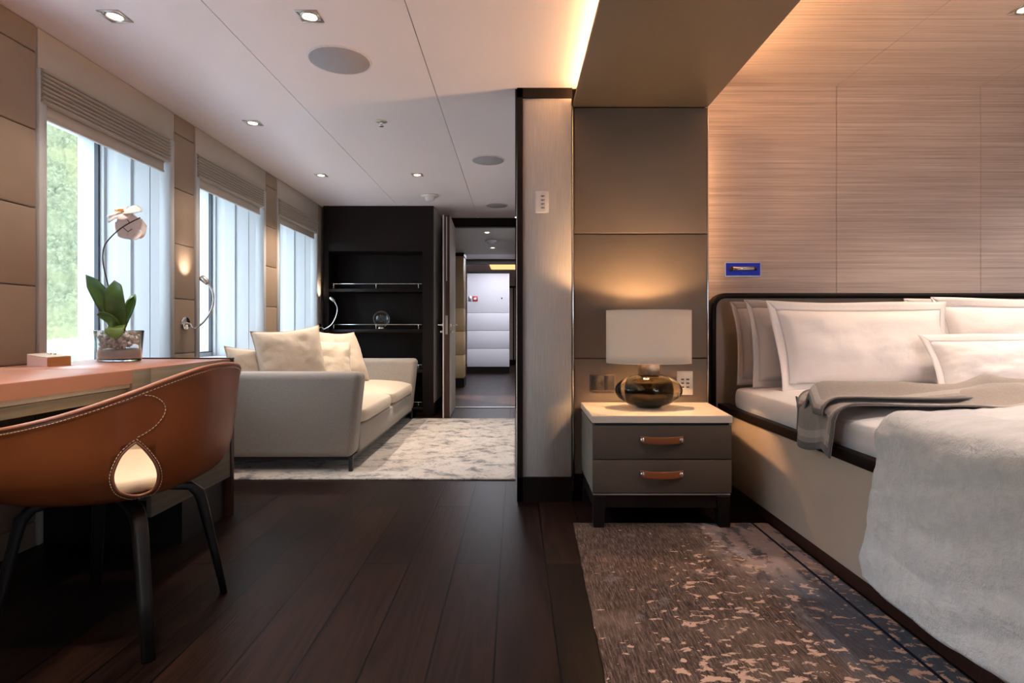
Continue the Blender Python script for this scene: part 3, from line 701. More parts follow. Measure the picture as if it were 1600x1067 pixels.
def flower(c, nrm, R, roll=0):
    n = Vector(nrm).normalized(); q = n.to_track_quat('Z', 'Y').to_matrix().to_4x4(); Tm = Matrix.Translation(c) @ q @ Matrix.Rotation(roll, 4, 'Z')
    g = G()
    for k in range(5):
        an = 2*PI*k/5+PI/2; wide = 1.5 if k in (1, 4) else 1.05; LL = R*(1.0 if k in (1, 4) else .95)
        Rm = Tm @ Matrix.Rotation(an, 4, 'Z')
        def fn(u, v, wide=wide, LL=LL, k=k):
            w = LL*wide*math.sin(PI*min(1, u*.93+.05))**.7
            s = (v-.5)*2; return (u*LL, s*w*.5, .004*(k in (1, 4))-.006*u*u*s*s + .012*math.sin(u*2.2)-.018*u*u)
        g.grid(fn, 9, 6, .0012, Rm)
    f = link('flower', g, M['petal'], orc)
    g = G()
    def lip(u, v): s = (v-.5)*2; return (u*R*.4, s*R*.16*(1-.3*u), .010+.012*u+.01*s*s)
    g.grid(lip, 6, 5, .0015, Tm @ Matrix.Rotation(-PI/2, 4, 'Z')); g.lathe([(0, .0), (.006, .003), (.007, .012), (0, .017)], (0, 0, 0), 12, mat=Tm); 
    link('lip', g, M['petal_y'], f)
flower(OP(193, 333, .03), (-.15, -.55, .8), .078, .2)
flower(OP(205, 357, .035), (-.25, .9, -.15), .066, .15)

# ================================================================== ARMCHAIR (tan leather shell)
CCx, CCy = -1.262, 1.775
ch = thing('desk_chair', 'tan saddle leather bucket chair with teardrop opening and black legs at the desk', 'chair', (CCx, CCy, 0))
def smooth(a, b, x): t_ = max(0, min(1, (x-a)/(b-a))); return t_*t_*(3-2*t_)
def rim(th):
    d = abs(math.degrees(th))
    z = .808 - .012*(d/25)**2 if d < 25 else None
    if d < 25: return z
    k = [(25, .796), (45, .755), (65, .707), (85, .674), (105, .655), (120, .645), (135, .60), (150, .52), (165, .475), (180, .465)]
    for (a0, z0), (a1, z1) in zip(k, k[1:]):
        if d <= a1: return z0+(z1-z0)*smooth(a0, a1, d)*.0 + (z1-z0)*((d-a0)/(a1-a0))
    return .465
def shellP(u, t_, off=0):
    th = -PI+2*PI*u; zb = .425; R_ = rim(th)
    # smooth rim by averaging
    R_ = sum(rim(max(-PI, min(PI, th+dq))) for dq in (-.2, -.1, 0, .1, .2))/5
    prof = [(0, 0, 0), (.18, .40, 0.0), (.34, .70, .02), (.46, .86, .10), (.58, .945, .26), (.72, .985, .50), (.86, 1.01, .76), (1, 1.035, 1)]
    for (t0, s0, h0), (t1, s1, h1) in zip(prof, prof[1:]):
        if t_ <= t1+1e-9: q = (t_-t0)/(t1-t0); s = s0+(s1-s0)*q; h = h0+(h1-h0)*q; break
    hh_ = h if R_ > .5 else h
    cth, sth = math.cos(th), math.sin(th); n_ = 2.5
    rr = (abs(cth)**n_+abs(sth)**n_)**(-1/n_)
    ax = .325 if cth > 0 else .30; ay = .335
    z = zb+(R_-zb)*h
    return Vector((CCx+ax*rr*cth*(s)*(1-off), CCy+ay*rr*sth*s*(1-off), z+off*.10*(1-t_)))
def shell_bm(off=0, nu=96, nt=26, thick=.010):
    bm = bmesh.new(); top = [[None]*(nt+1) for _ in range(nu)]
    c0 = bm.verts.new(shellP(0, 0, off))
    for i in range(nu):
        for j in range(1, nt+1): top[i][j] = bm.verts.new(shellP(i/nu, (j/nt) if off == 0 else (j/nt)*.985, off))
    for i in range(nu):
        k = (i+1) % nu; bm.faces.new((c0, top[i][1], top[k][1]))
        for j in range(1, nt): bm.faces.new((top[i][j], top[i][j+1], top[k][j+1], top[k][j]))
    for _ in range(3): bmesh.ops.smooth_vert(bm, verts=[v for v in bm.verts if not v.is_boundary], factor=.5, use_axis_x=True, use_axis_y=True, use_axis_z=True)
    bmesh.ops.recalc_face_normals(bm, faces=bm.faces); bm.normal_update()
    # make normals face outward
    f = max(bm.faces, key=lambda f: f.calc_center_median().x)
    if f.normal.x < 0: bmesh.ops.reverse_faces(bm, faces=bm.faces); bm.normal_update()
    nrm = {v: v.normal.copy() for v in bm.verts}; fs = list(bm.faces); be = [e for e in bm.edges if e.is_boundary]
    mp = {v: bm.verts.new(v.co-nrm[v]*thick) for v in list(bm.verts)}
    for f in fs: bm.faces.new([mp[v] for v in reversed(f.verts)])
    for e in be: bm.faces.new((e.verts[0], e.verts[1], mp[e.verts[1]], mp[e.verts[0]]))
    bmesh.ops.recalc_face_normals(bm, faces=bm.faces)
    for f in bm.faces: f.smooth = True
    return bm
sb = shell_bm(); bvh = BVHTree.FromBMesh(sb)
CAMP = Vector((0, 0, H))
def hitpx(x, y, off=.0):
    d = (W(x, y, 1)-CAMP).normalized(); h = bvh.ray_cast(CAMP, d)
    return (h[0]-d*off, h[1]) if h[0] is not None else (None, None)
tear = [(213, 691), (222, 698), (234, 711), (244, 726), (248, 741), (246, 755), (239, 766), (227, 773), (212, 776), (197, 774), (184, 768), (177, 756), (176, 743), (181, 727), (190, 711), (203, 698)]
ctr = (212, 738)
dd = (W(ctr[0], ctr[1], 1)-CAMP).normalized()
def cutter(mirror):
    b = bmesh.new(); A, B = [], []
    for x, y in tear:
        d = (W(x, y, 1)-CAMP).normalized(); p, _ = hitpx(x, y)
        if p is None: continue
        q0, q1 = p-d*.06, p+d*.10
        if mirror: q0.y = 2*CCy-q0.y; q1.y = 2*CCy-q1.y
        A.append(b.verts.new(q0)); B.append(b.verts.new(q1))
    n = len(A); b.faces.new(A); b.faces.new(B[::-1])
    for i in range(n): b.faces.new((A[i], B[i], B[(i+1) % n], A[(i+1) % n]))
    bmesh.ops.recalc_face_normals(b, faces=b.faces); return b
def cut(bm, name, mat):
    g = G(); g.bm.free(); g.bm = bm; o = link(name, g, mat, ch)
    tmp = []
    for mi in (False, True):
        me = bpy.data.meshes.new('cut'); b = cutter(mi); b.to_mesh(me); b.free(); co = bpy.data.objects.new('cut', me); COL.objects.link(co); tmp.append(co)
        md = o.modifiers.new('b', 'BOOLEAN'); md.operation = 'DIFFERENCE'; md.object = co; md.solver = 'EXACT'
        co.location = (0, 0, 0)
    bpy.context.view_layer.update(); dg = bpy.context.evaluated_depsgraph_get()
    me2 = bpy.data.meshes.new_from_object(o.evaluated_get(dg)); o.modifiers.clear(); o.data = me2
    for p in o.data.polygons: p.use_smooth = True
    for co in tmp: bpy.data.objects.remove(co)
    return o
stitch_src = bvh
cut(sb, 'leather_shell', M['tan'])
cut(shell_bm(.05, thick=.006), 'inner_lining', M['cream_leather'])
def stitches(g, pts3, r=.0011, dash=.006, gap=.0035):
    # dashed thread along a 3d path lying on the surface
    seg = []; acc = 0; on = True; cur = [pts3[0]]
    lens = dash
    for a_, b2_ in zip(pts3, pts3[1:]):
        v2 = b2_-a_; l = v2.length
        if l < 1e-7: continue
        pos = 0
        while pos < l:
            need = (dash if on else gap)-acc; step = min(need, l-pos); pos += step; acc += step
            if on: cur.append(a_+v2*(pos/l))
            if acc >= (dash if on else gap)-1e-9:
                if on and len(cur) > 1: seg.append((cur[0], cur[-1]))
                on = not on; acc = 0; cur = [a_+v2*(pos/l)]
    for p, q in seg:
        if (p-q).length > .001: g.sweep([p, q], r, 5)
g = G()
def onsurf(pxs, n=6, off=.0012):
    P = catmull([(x, y, 0) for x, y in pxs], n); out = []
    for p in P:
        h, nn = hitpx(p.x, p.y)
        if h is not None: out.append(h+nn*off)
    return out
big = [(ctr[0]+(x-ctr[0])*1.13, ctr[1]+(y-ctr[1])*1.11) for x, y in tear+tear[:1]]
stitches(g, onsurf(big))
stitches(g, onsurf([(215, 683), (228, 676), (244, 664), (256, 648), (258, 636), (252, 626), (240, 619), (224, 617)]))
rimp = []
for i in range(97):
    u = (i % 96)/96; p1 = shellP(u, 1); p0 = shellP(u, .9); p = p1+(p0-p1).normalized()*.012
    h = stitch_src.find_nearest(p); rimp.append(h[0]+(Vector((p.x-CCx, p.y-CCy, 0)).normalized())*.0015)
stitches(g, rimp)
link('stitching', g, M['thread'], ch)
g = G(); pp = [shellP((i % 96)/96, 1) for i in range(97)]
pp = [p+Vector((p.x-CCx, p.y-CCy, 0)).normalized()*-.004 for p in pp]
g.sweep(pp, .0062, 8, cap=False); link('rim_edge', g, M['desk_leather'], ch)
g = G(); tp = onsurf(tear+tear[:1], 4, -.002); g.sweep(tp, .004, 8, cap=False); link('opening_edge', g, M['desk_leather'], ch)
# seat cushion
g = G(); g.lathe([(0, .030), (.10, .030), (.19, .025), (.235, .012), (.25, -.004), (.24, -.02), (0, -.022)], (CCx-.01, CCy, .472), 48, 1.05, 1.08); link('seat_cushion', g, M['cream_leather'], ch)
# legs
tips = [(-1.014, 1.557), (-1.016, 1.965), (-1.49, 2.0), (-1.50, 1.60)]
for k, (tx, ty) in enumerate(tips):
    d = Vector((tx-CCx, ty-CCy, 0)); c0 = Vector((CCx, CCy, 0))
    P = [c0+d*.12+Vector((0, 0, .405)), c0+d*.45+Vector((0, 0, .402)), c0+d*.66+Vector((0, 0, .392)), c0+d*.755+Vector((0, 0, .362)), c0+d*.79+Vector((0, 0, .32)), c0+d*.90+Vector((0, 0, .16)), c0+d+Vector((0, 0, .001))]
    side = d.cross(Vector((0, 0, 1))).normalized()
    g = G(); g.sweep(P, [(.022, .011), (.022, .012), (.021, .015), (.020, .018), (.020, .016), (.018, .013), (.0165, .010)], 16, 4, up=side)
    link('leg', g, M['black_wood'], ch)
g = G(); g.cyl((CCx, CCy, .412), .10, .022, 36); g.cyl((CCx, CCy, .40), .05, .03, 28); link('mounting_hub', g, M['black_wood'], ch)

# ================================================================== SOFA
so = thing('sofa', 'greige linen sofa with rounded arms standing on the pale rug', 'sofa', (-1.47, 4.62, .012))
SX0, SX1 = -1.955, -.99
def rbox(name, x0, x1, y0, y1, z0, z1, r, mat, parent, seg=5, puff=0, taper=0):
    b = bmesh.new(); bmesh.ops.create_cube(b, size=1)
    bmesh.ops.scale(b, vec=(x1-x0, y1-y0, z1-z0), verts=b.verts); bmesh.ops.translate(b, vec=((x0+x1)/2, (y0+y1)/2, (z0+z1)/2), verts=b.verts)
    if puff: bmesh.ops.subdivide_edges(b, edges=b.edges, cuts=7, use_grid_fill=True)
    else: bmesh.ops.bevel(b, geom=list(b.edges), offset=r, segments=seg, profile=.5, affect='EDGES')
    cx, cy, cz = (x0+x1)/2, (y0+y1)/2, (z0+z1)/2; hx, hy, hz = (x1-x0)/2, (y1-y0)/2, (z1-z0)/2
    if puff:
        for v in b.verts:
            u, w, q = (v.co.x-cx)/hx, (v.co.y-cy)/hy, (v.co.z-cz)/hz
            # round towards the edges, dome the top
            ex, ey, ez = hx-r, hy-r, hz-r
            qx = max(-ex, min(ex, u*hx)); qy = max(-ey, min(ey, w*hy)); qz = max(-ez, min(ez, q*hz))
            d = Vector((u*hx-qx, w*hy-qy, q*hz-qz))
            if d.length > r: d = d.normalized()*r
            v.co = Vector((cx+qx+d.x, cy+qy+d.y, cz+qz+d.z))
            dome = (1-abs(u)**2.4)*(1-abs(w)**2.4)
            if q > .3: v.co.z += puff*dome
            v.co += Vector((1, 1, 1))*noise.noise(v.co*7)*.006
    if taper:
        for v in b.verts:
            f = (v.co.z-z0)/(z1-z0); v.co.x += taper*(f-.75) * smooth(cx, x1, v.co.x)
    for f in b.faces: f.smooth = True
    g = G(); g.bm.free(); g.bm = b; o = link(name, g, mat, parent)
    if puff: subdiv(o, 2)
    return o
rbox('arm', SX0, SX1, 3.55, 3.72, .10, .64, .045, M['sofa'], so, taper=.055)
rbox('arm', SX0, SX1, 5.55, 5.72, .10, .62, .045, M['sofa'], so, taper=.055)
rbox('back', SX0, -1.78, 3.70, 5.57, .10, .63, .04, M['sofa'], so)
rbox('seat_base', SX0+.02, -1.02, 3.70, 5.57, .105, .28, .02, M['sofa'], so, 3)
rbox('seat_cushion', -1.80, -.995, 3.722, 4.64, .275, .40, .055, M['seat_fabric'], so, puff=.045)
rbox('seat_cushion', -1.80, -.995, 4.645, 5.548, .275, .40, .055, M['seat_fabric'], so, puff=.045)
for x in (-1.045, -1.85):
    for y in (3.58, 5.66):
        g = G(); g.box(x-.012, x+.012, y-.008, y+.016, .012, .105, .001, 1); link('foot', g, M['black_plastic'], so)
g = G(); g.box(-1.9, -1.04, 3.575, 5.69, .085, .105); link('frame', g, M['black_plastic'], so)
def cushion(name, label, c, nrm, w, h, th, tilt, mat, roll=0, grp=None, cat='cushion', pinch=.07, seam=True):
    """throw pillow: c centre, nrm horizontal facing dir, tilt lean back"""
    n = Vector(nrm).normalized(); ang = math.atan2(n.y, n.x)+PI/2
    T = Matrix.Translation(c) @ Matrix.Rotation(ang, 4, 'Z') @ Matrix.Rotation(-tilt, 4, 'X') @ Matrix.Rotation(roll, 4, 'Y')
    g = G(); sd = random.random()*50
    for s in (-1, 1):
        def fn(u, v, s=s):
            a, b = u*2-1, v*2-1
            x = w/2*a*(1-pinch*(1-b*b)); z = h/2*b*(1-pinch*(1-a*a))
            k = max(0, (1-abs(a)**2.6))*max(0, (1-abs(b)**2.6))
            y = s*th/2*k**.5
            wr = noise.noise(Vector((a*2.6, b*2.6, sd+s)))*.014*min(1, k*3) + .010*abs(noise.noise(Vector((a*5, b*5, sd+9))))*min(1, k*4)
            return (x, -(y+s*wr), z-.012*math.sin(b*2)*(1-a*a))
        g.grid(fn, 26, 26, 0, T)
    bmesh.ops.remove_doubles(g.bm, verts=g.bm.verts, dist=.0006); bmesh.ops.recalc_face_normals(g.bm, faces=g.bm.faces)
    org = min((v.co.copy() for v in g.bm.verts), key=lambda q: q.z)
    r = thing(name, label, cat, (c[0], c[1], org.z), grp)
    link('cover', g, mat, r)
    if seam:
        pts = []
        for k in range(81):
            q = k/80*4; sI = int(min(3, q)); f = (q-sI)*2-1
            a, b = ((f, 1), (1, -f), (-f, -1), (-1, f))[sI]
            pts.append(T @ Vector((w/2*a*(1-pinch*(1-b*b)), 0, h/2*b*(1-pinch*(1-a*a))-.012*math.sin(b*2)*(1-a*a))))
        g = G(); g.sweep(pts, .0035, 6, cap=False); link('piping', g, mat, r)
    return r
GP = 'cream cushions on the sofa'
cushion('cushion', 'low cream cushion behind the near sofa arm, leftmost on the sofa', (-1.80, 3.98, .60), (1, -.75, 0), .46, .40, .16, .35, M['pillow_fabric'], .05, GP)
cushion('cushion', 'large upright cream cushion just behind the near sofa arm', (-1.60, 4.03, .70), (.75, -1, 0), .48, .47, .17, .32, M['pillow_fabric'], -.10, GP)
cushion('cushion', 'cream cushion between the two tall ones, half hidden', (-1.55, 4.60, .63), (.9, -1, 0), .46, .44, .16, .40, M['pillow_fabric'], .12, GP)
cushion('cushion', 'large cream cushion leaning at the far end of the sofa', (-1.53, 4.98, .665), (1, -.45, 0), .52, .50, .17, .42, M['pillow_fabric'], .04, GP)
# rugs
def rug(name, label, quad, z, th, mat):
    a, b, c, d = [Vector((q[0], q[1], 0)) for q in quad]
    def fn(u, v):
        p = a.lerp(b, u).lerp(d.lerp(c, u), v); e = min(u, 1-u, v, 1-v)
        w = .004*noise.noise(Vector((p.x*18, p.y*18, 0)))
        if u in (0, 1): p.x += w
        if v in (0, 1): p.y += w
        return (p.x, p.y, z+th*(1 if e > .0 else .7))
    g = G(); g.grid(fn, 120, 120, th*.95)
    return tag(link(name, g, mat, origin=(0, 0, 0)), label, 'rug')
rug('rug', 'pale distressed cream and grey rug under the sofa', [(-1.93, 3.416), (0.0, 3.416), (0.0, 5.70), (-1.93, 5.70)], 0.001, .011, M['rug2'])
rug('rug', 'brown and navy distressed rug beside the bed, under the nightstand', [(.215, .9), (1.183, .9), (1.183, 2.64), (.272, 2.64)], 0.001, .011, M['rug'])

# ================================================================== NIGHTSTAND
ns = thing('nightstand', 'taupe two-drawer nightstand with cream top and dark legs', 'nightstand', (.68, 2.78, .012))
fl, fr, bl_, brr, yf, yb = .349, .988, .353, 1.034, 2.558, 3.034
def trap(z0, z1, ins, mi, name, insf=None):
    g = G(); f_ = ins if insf is None else insf
    g.prism([(fl+ins, yf+f_), (fr-ins, yf+f_), (brr-ins, yb-.002), (bl_+ins, yb-.002)], 'z', z0, z1)
    bmesh.ops.bevel(g.bm, geom=[e for e in g.bm.edges], offset=.002, segments=2, affect='EDGES')
    return link(name, g, mi, ns)
trap(.490, .522, 0, M['night_top'], 'top')
trap(.167, .478, .004, M['night_side'], 'body', .022)
trap(.478, .490, .012, M['black_wood'], 'shadow_gap')
trap(.155, .167, .006, M['espresso'], 'base_frame', .014)
trap(.1600, .1665, .005, M['brushed'], 'metal_band', .008)
for z0, z1 in ((.325, .478), (.170, .322)):
    g = G(); g.box(fl+.004, fr-.003, yf+.004, yf+.022, z0+.001, z1-.001, .002, 2); dw = link('drawer', g, M['night_front'], ns)
    zc = (z0+z1)/2+.012; xc = (fl+fr)/2-.003
    g = G(); P = [(xc-.098, yf+.001, zc), (xc-.085, yf-.004, zc), (xc-.05, yf-.020, zc), (xc, yf-.027, zc), (xc+.05, yf-.020, zc), (xc+.085, yf-.004, zc), (xc+.098, yf+.001, zc)]
    g.sweep(catmull(P, 5), (.0165, .0025), 12, 4, up=(0, 0, 1)); h_ = link('handle', g, M['tan'], dw)
    for sx in (-1, 1):
        g = G(); g.lathe([(0, .010), (.006, .0095), (.011, .006), (.013, 0), (0, 0)], (xc+sx*.088, yf-.004, zc), 24, mat=None, axis='y')
        link('stud', g, M['chrome'], h_)
g = G()
g.box(fl+.01, fr-.01, yf+.02, yf+.05, .100, .155); g.box(fl+.01, fl+.03, yf+.04, yb-.02, .10, .155); g.box(fr-.03, fr-.01, yf+.04, yb-.02, .10, .155)
link('apron', g, M['espresso'], ns)
for lx, ly in ((fl+.008, yf+.008), (fr-.068, yf+.008), (fl+.01, yb-.07), (fr-.03, yb-.07)):
    g = G(); z0 = .012 if ly < 2.64 else .0
    b = bmesh.new(); bmesh.ops.create_cube(b, size=1); bmesh.ops.scale(b, vec=(.06, .055, .155-z0), verts=b.verts); bmesh.ops.translate(b, vec=(lx+.03, ly+.0275, (.155+z0)/2), verts=b.verts)
    for v in b.verts:
        if v.co.z < .05: v.co.x += (.012 if v.co.x < lx+.03 and lx > .6 else (-.012 if v.co.x > lx+.03 and lx < .6 else 0))
    bmesh.ops.bevel(b, geom=list(b.edges), offset=.002, segments=1, affect='EDGES'); g.absorb(b); link('leg', g, M['espresso'], ns)
# ---- lamp
LX, LY, LZ = .668, 2.82, .522
lp = thing('table_lamp', 'table lamp with smoky amber glass base and off-white drum shade on the nightstand', 'lamp', (LX, LY, LZ))
g = G(); pr = [(.05, 0.0)] + [(.170*math.sin(PI*k/28)**.9, .089-.086*math.cos(PI*k/28)) for k in range(5, 25)] + [(.045, .171)]
pr = [(0, 0.002), (.055, .002)] + [(.168*math.cos(a_), .088+.084*math.sin(a_)) for a_ in [(-65+130*k/26)*PI/180 for k in range(27)]] + [(.04, .168), (0, .168)]
g.lathe(pr, (LX, LY, LZ), 56, 1, .62); link('glass_base', g, M['amber'], lp)
g = G(); g.lathe([(.108*math.cos(a_), .088+.074*math.sin(a_)) for a_ in [(-90+180*k/24)*PI/180 for k in range(25)]], (LX, LY, LZ), 48, 1, .72); link('inner_glass', g, M['amber_core'], lp)
g = G(); g.box(LX-.047, LX+.047, LY-.035, LY+.035, LZ+.165, LZ+.226, .004, 2); link('collar', g, simple('bronzed_collar', (.36, .27, .19), .3, .9, var=.3, scale=60), lp)
SW, SD, Z0, Z1 = .212, .135, .748, 1.009
g = G()
def sh(u, v):
    a_ = 2*PI*u; return (LX+SW*math.cos(a_), LY+SD*math.sin(a_), Z0+(Z1-Z0)*v)
g.grid(sh, 64, 6, .0015); link('lamp_shade', g, M['lampshade'], lp)
for z in (Z0, Z1):
    g = G(); g.sweep([(LX+(SW-.001)*math.cos(2*PI*k/64), LY+(SD-.001)*math.sin(2*PI*k/64), z) for k in range(65)], .002, 6, cap=False); link('shade_trim', g, M['lampshade'], lp)
g = G(); g.cyl((LX, LY, LZ+.29), .016, .14, 20); link('socket', g, M['brushed'], lp)
g = G(); b = bmesh.new(); bmesh.ops.create_uvsphere(b, u_segments=20, v_segments=12, radius=.028); g.absorb(b, Matrix.Translation((LX, LY, .90)), True); link('bulb', g, emis('lamp_bulb', (1, .56, .26), 480), lp)
# ---- sockets and switches
o = thing('wall_socket', 'dark socket plate on the column left of the lamp', 'socket', (.473, 3.05, .59))
g = G(); g.box(.404, .540, 3.040, 3.052, .58, .672, .003, 2); link('plate', g, simple('dark_bronze', (.12, .09, .07), .4, .6), o)
g = G(); g.box(.410, .475, 3.037, 3.041, .586, .666, .002, 1); g.cyl((.443, 3.037, .626), .021, .006, 28, 'y'); link('socket_face', g, M['black_plastic'], o)
g = G(); g.box(.48, .534, 3.037, 3.041, .586, .666, .002, 1); link('rocker', g, M['black_plastic'], o)
o = thing('switch_plate', 'white switch plate with grey buttons right of the lamp', 'switch', (.918, 3.05, .56))
g = G(); g.box(.874, .960, 3.040, 3.052, .56, .688, .003, 2); link('plate', g, M['white_plastic'], o)
g = G()
for r_ in range(3):
    for c_ in range(2): g.box(.895+c_*.028, .911+c_*.028, 3.037, 3.041, .600+r_*.021, .606+r_*.021)
link('buttons', g, M['black_plastic'], o)
o = thing('wall_switch', 'cream switch plate with four dark keys on the grey partition', 'switch', (.143, 3.0, 1.53))
g = G(); g.box(.106, .180, 2.990, 3.001, 1.533, 1.65, .004, 2); link('plate', g, M['white_plastic'], o)
g = G()
for r_ in range(4): g.box(.137, .150, 2.987, 2.991, 1.557+r_*.021, 1.561+r_*.021); g.box(.152, .155, 2.987, 2.991, 1.557+r_*.021, 1.563+r_*.021)
link('keys', g, M['black_plastic'], o)

# ================================================================== BED
bed = thing('bed', 'large bed with beige leather base, dark rail and taupe headboard', 'bed', (2.15, 2.2, 0))
BX0, BX1, BY0 = 1.19, 3.15, 1.12
g = G(); g.box(BX0, BX1, BY0, 3.3, .058, .443, .004, 2); link('base', g, M['bed_side'], bed)
g = G(); g.box(BX0+.012, BX1-.012, BY0+.02, 3.3, 0, .058); link('plinth', g, M['red_espresso'], bed)
g = G(); g.box(BX0-.012, BX0+.055, BY0-.01, 3.29, .443, .485, .004, 2); g.box(BX1-.055, BX1+.012, BY0-.01, 3.29, .443, .485, .004, 2); g.box(BX0, BX1, BY0-.012, BY0+.055, .443, .485, .004, 2); link('rail', g, M['espresso'], bed)
hx0, hx1, hz = 1.150, 3.19, 1.110
g = G()
R_ = .075; P = [(hx0, 3.30, .02), (hx0, 3.30, hz-R_)] + [(hx0+R_-R_*math.cos(a_), 3.30, hz-R_+R_*math.sin(a_)) for a_ in [PI/2*k/8 for k in range(1, 9)]] + [(hx1-R_+R_*math.sin(a_), 3.30, hz-R_+R_*math.cos(a_)) for a_ in [PI/2*k/8 for k in range(0, 9)]] + [(hx1, 3.30, .02)]
g.sweep(P, (.016, .045), 12, 5, up=(1, 0, 0)); link('headboard_frame', g, M['espresso'], bed)
g = G(); g.prism([(hx0+.01, .3)] + [(x, z) for x, y, z in [(p[0]+(0.012 if p[0] < 2 else -.012), 0, p[2]-.01) for p in P[1:-1]]] + [(hx1-.01, .3)], 'y', 3.275, 3.34); link('headboard', g, M['headboard'], bed)
mt_ = rbox('mattress', 1.205, 3.13, 1.16, 3.262, .44, .612, .075, M['sheet'], bed, puff=.010)
# pillows
def bedpillow(label, c, nrm, w, h, th, tilt, roll=0, flange=.05, mats=('pillow_white', 'pillow_taupe'), grp='pillows on the bed', taper=.05, lines=True):
    n = Vector(nrm).normalized(); ang = math.atan2(n.y, n.x)+PI/2
    T = Matrix.Translation(c) @ Matrix.Rotation(ang, 4, 'Z') @ Matrix.Rotation(-tilt, 4, 'X') @ Matrix.Rotation(roll, 4, 'Y')
    sd = random.random()*50; pin = .045
    def outline(a, b, e=0):
        W2, H2 = w/2+e, h/2+e
        x = W2*a*(1-pin*(1-b*b))*(1-taper*(.5-b*.5)); z = H2*b*(1-pin*.9*(1-a*a)); return x, z
    g = G()
    for s in (1, -1):
        def fn(u, v, s=s):
            a, b = u*2-1, v*2-1; x, z = outline(a, b)
            k = max(0, 1-abs(a)**3)*max(0, 1-abs(b)**2.4)
            y = s*(th/2*k**.5 + .0015) + s*noise.noise(Vector((a*3.2, b*2.2, sd+s)))*.013*min(1, k*3) + s*.008*abs(noise.noise(Vector((a*8, b*4, sd+5))))*min(1, k*4)
            return (x, -y, z)
        g.grid(fn, 40, 26, 0, T, matfn=lambda u, v, s=s: 0 if s > 0 else 1)
    bmesh.ops.remove_doubles(g.bm, verts=g.bm.verts, dist=.0004); bmesh.ops.recalc_face_normals(g.bm, faces=g.bm.faces)
    lo = min(v.co.z for v in g.bm.verts)
    r = thing('pillow', label, 'pillow', (c[0], c[1], lo), grp)
    link('cover', g, [M[mats[0]], M[mats[1]]], r)
    # flat flange all round
    ring = []
    for k in range(160):
        q = k/160*4; sI = int(q); f = (q-sI)*2-1
        ring.append(((f, 1), (1, -f), (-f, -1), (-1, f))[sI])
    def fl_(u, v):
        a, b = ring[int(round(u*160)) % 160]; x0_, z0_ = outline(a, b, -.004); x1_, z1_ = outline(a, b, flange)
        x = x0_+(x1_-x0_)*v; z = z0_+(z1_-z0_)*v
        y = .010*v*math.sin(x*9+sd)+.012*v*math.sin(z*11+sd*2)
        return (x, y-.002, z)
    g = G(); g.grid(fl_, 160, 3, .004, T); g2 = link('flange', g, M[mats[0]], r)
    if lines:
        pts = []
        for k in range(161):
            a, b = ring[k % 160]; x, z = outline(a, b, .004); pts.append(T @ Vector((x, -.006+.010*.2*math.sin(x*9+sd)+.012*.2*math.sin(z*11+sd*2), z)))
        g = G(); g.sweep(pts, (.0012, .0012), 5, cap=False); link('embroidery', g, M['hemline'], r)
    return r
TOP = .622
bedpillow('rear white and taupe pillow against the headboard, leftmost of the stack', (1.68, 3.17, TOP+.215), (0, -1, 0), .86, .40, .13, .10, 0, .035, ('pillow_taupe', 'pillow_taupe'))
bedpillow('middle pillow of the left stack, behind the large white front pillow', (1.72, 3.05, TOP+.212), (0, -1, 0), .86, .40, .15, .16, .01, .04, ('pillow_taupe', 'pillow_taupe'))
bedpillow('large white front pillow with grey stitched border, front of the left stack', (1.80, 2.91, TOP+.205), (0, -1, 0), .86, .39, .19, .26, 0, .05)
bedpillow('rear white pillow in the right stack, against the headboard', (2.66, 3.15, TOP+.225), (0, -1, 0), .86, .42, .14, .12, 0, .035)
bedpillow('white front pillow of the right stack behind the small one', (2.70, 2.98, TOP+.215), (0, -1, 0), .84, .41, .18, .22, 0, .05, ('pillow_white', 'pillow_taupe'))
bedpillow('small white pillow in front of the right-hand pillows', (2.36, 2.72, TOP+.125), (0, -1, 0), .66, .24, .16, .32, -.02, .04)
# ---- quilt: hangs over the side, lies on the mattress
def bedpath(s, lift):
    """s metres measured along the cross-section from the hem of the hanging side"""
    xo = BX0-.030-lift; zt = .628+lift; hang = .50; r = .085
    if s < hang: return xo, .095+s
    s -= hang; arc = r*PI/2
    if s < arc: a_ = s/r; return xo+r-r*math.cos(a_), .595-.0+ (r*math.sin(a_))*(zt-.595)/r
    s -= arc; return xo+r+s, zt
def quilt(u, v):
    s = 2.45*(u**1.0); x, z = bedpath(s, .012)
    top = smooth(.45, .75, s)
    y_back = 1.86 - .10*smooth(0, .5, s) + .47*smooth(.62, 2.2, s)
    y = y_back + (1.06-y_back)*v
    n_ = noise.noise(Vector((s*3, y*3, 2)))*.014 + noise.noise(Vector((s*9, y*5, 7)))*.006 + noise.noise(Vector((s*16+y*4, y*2.2, 3)))*.007
    edge = .012*noise.noise(Vector((s*7, 3, 1)))
    ql = .004*abs(math.sin(s*PI/.13))**.5 + .003*abs(math.sin(y*PI/.16))**.5
    if s < .5: x -= n_*1.3+ql+.012*math.sin(y*9)*(1-s/.5); z += (.02*noise.noise(Vector((y*5, 0, 4))))*(1-s/.5)
    else: z += n_*1.2+ql + .018*smooth(.0, .12, v)*top
    return (x, y+edge, z)
g = G(); g.grid(quilt, 260, 120, .012)
tag(link('quilt', g, M['quilt']), 'pale grey-white quilt draped over the foot of the bed', 'quilt')
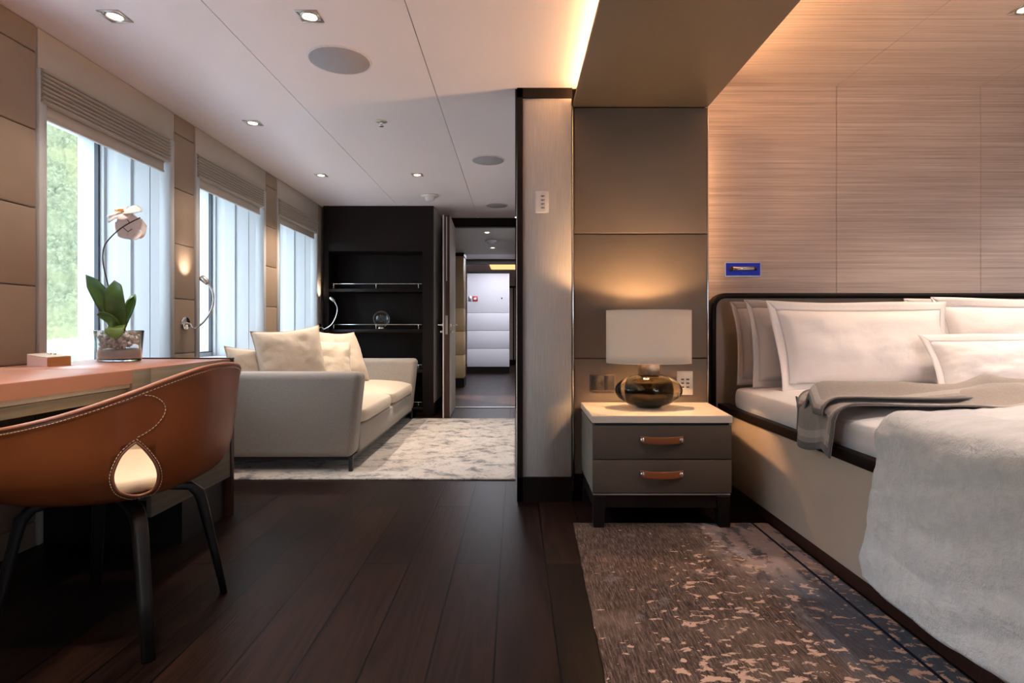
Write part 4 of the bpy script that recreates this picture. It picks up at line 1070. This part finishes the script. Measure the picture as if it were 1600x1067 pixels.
# ---- throw
def mk_throw(par, y0a, y1a, y0b, y1b, lift, s0, s1, ph):
    def fn(u, v):
        s = s0+(s1-s0)*u; x, z = bedpath(s, lift); q = smooth(.35, .95, s)
        ya = y0a+(y0b-y0a)*q; yb_ = y1a+(y1b-y1a)*q
        ya += .05*math.sin(s*4.2+ph)+.03*math.sin(s*9+ph); yb_ += .035*math.sin(s*5+1+ph)
        y = ya+(yb_-ya)*v
        fold = .016*math.sin(v*PI*3+s*3+ph)+.012*noise.noise(Vector((s*5, v*4, ph))) + .030*math.exp(-((v-.45-.25*math.sin(s*2.6+ph))/.13)**2)
        fold += .020*math.exp(-((s-1.38-.35*(v-.5))/.08)**2)*smooth(0, .3, v) + .02*noise.noise(Vector((s*4.5, v*2.5, 5)))*smooth(.6, .9, s)
        fold *= (.4+.6*smooth(0, .15, v)*smooth(0, .15, 1-v))
        if s < .5: x -= .004+max(-.006, fold*.6); z += .05*(v-.3)+.02*math.sin(v*7+ph)
        else: z += .006+max(-.004, fold)
        return (x, y, z)
    def mf(u, v):
        e = min(v, 1-v); eu = u*(s1-s0)
        if e < .055 or eu < .03: return 1
        if .10 < e < .15 or .05 < eu < .075: return 2
        return 0
    return fn, mf
tag_g = G()
fn, mf = mk_throw(None, 2.01, 2.30, 2.02, 2.40, .014, .36, 2.3, 0.4); tag_g.grid(fn, 200, 60, .006, matfn=mf)
fn, mf = mk_throw(None, 2.10, 2.25, 2.12, 2.46, .034, .50, 2.3, 1.5); tag_g.grid(fn, 180, 50, .006, matfn=mf)
tag(link('throw_blanket', tag_g, [M['throw'], M['throw_edge'], M['throw_band']]), 'taupe wool throw with darker border laid across the bed', 'blanket')
# ---- recessed blue reading light in the bed wall
o = thing('recessed_reading_light', 'blue-lit recessed reading light with chrome bar above the headboard', 'wall lamp', (1.351, 3.35, 1.23))
g = G()
bx = (1.249, 1.454, 1.232, 1.308)
g.box(bx[0]-.004, bx[1]+.004, 3.340, 3.350, bx[2]-.004, bx[2]); g.box(bx[0]-.004, bx[1]+.004, 3.340, 3.350, bx[3], bx[3]+.004); g.box(bx[0]-.004, bx[0], 3.340, 3.350, bx[2], bx[3]); g.box(bx[1], bx[1]+.004, 3.340, 3.350, bx[2], bx[3]); link('frame', g, M['brushed'], o)
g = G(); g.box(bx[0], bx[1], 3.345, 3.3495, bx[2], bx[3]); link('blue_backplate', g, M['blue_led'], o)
g = G(); g.cyl((1.345, 3.325, 1.272), .013, .125, 20, 'x'); link('light_bar', g, M['chrome'], o)
g = G(); g.cyl((1.275, 3.325, 1.272), .016, .012, 20, 'x'); g.box(1.27, 1.28, 3.325, 3.345, 1.268, 1.276); link('pivot', g, M['black_plastic'], o)
g = G(); g.cyl((1.418, 3.33, 1.272), .010, .02, 16, 'x'); link('end_cap', g, M['black_plastic'], o)
for o in bpy.data.objects:
    if '_org' in o: del o['_org']
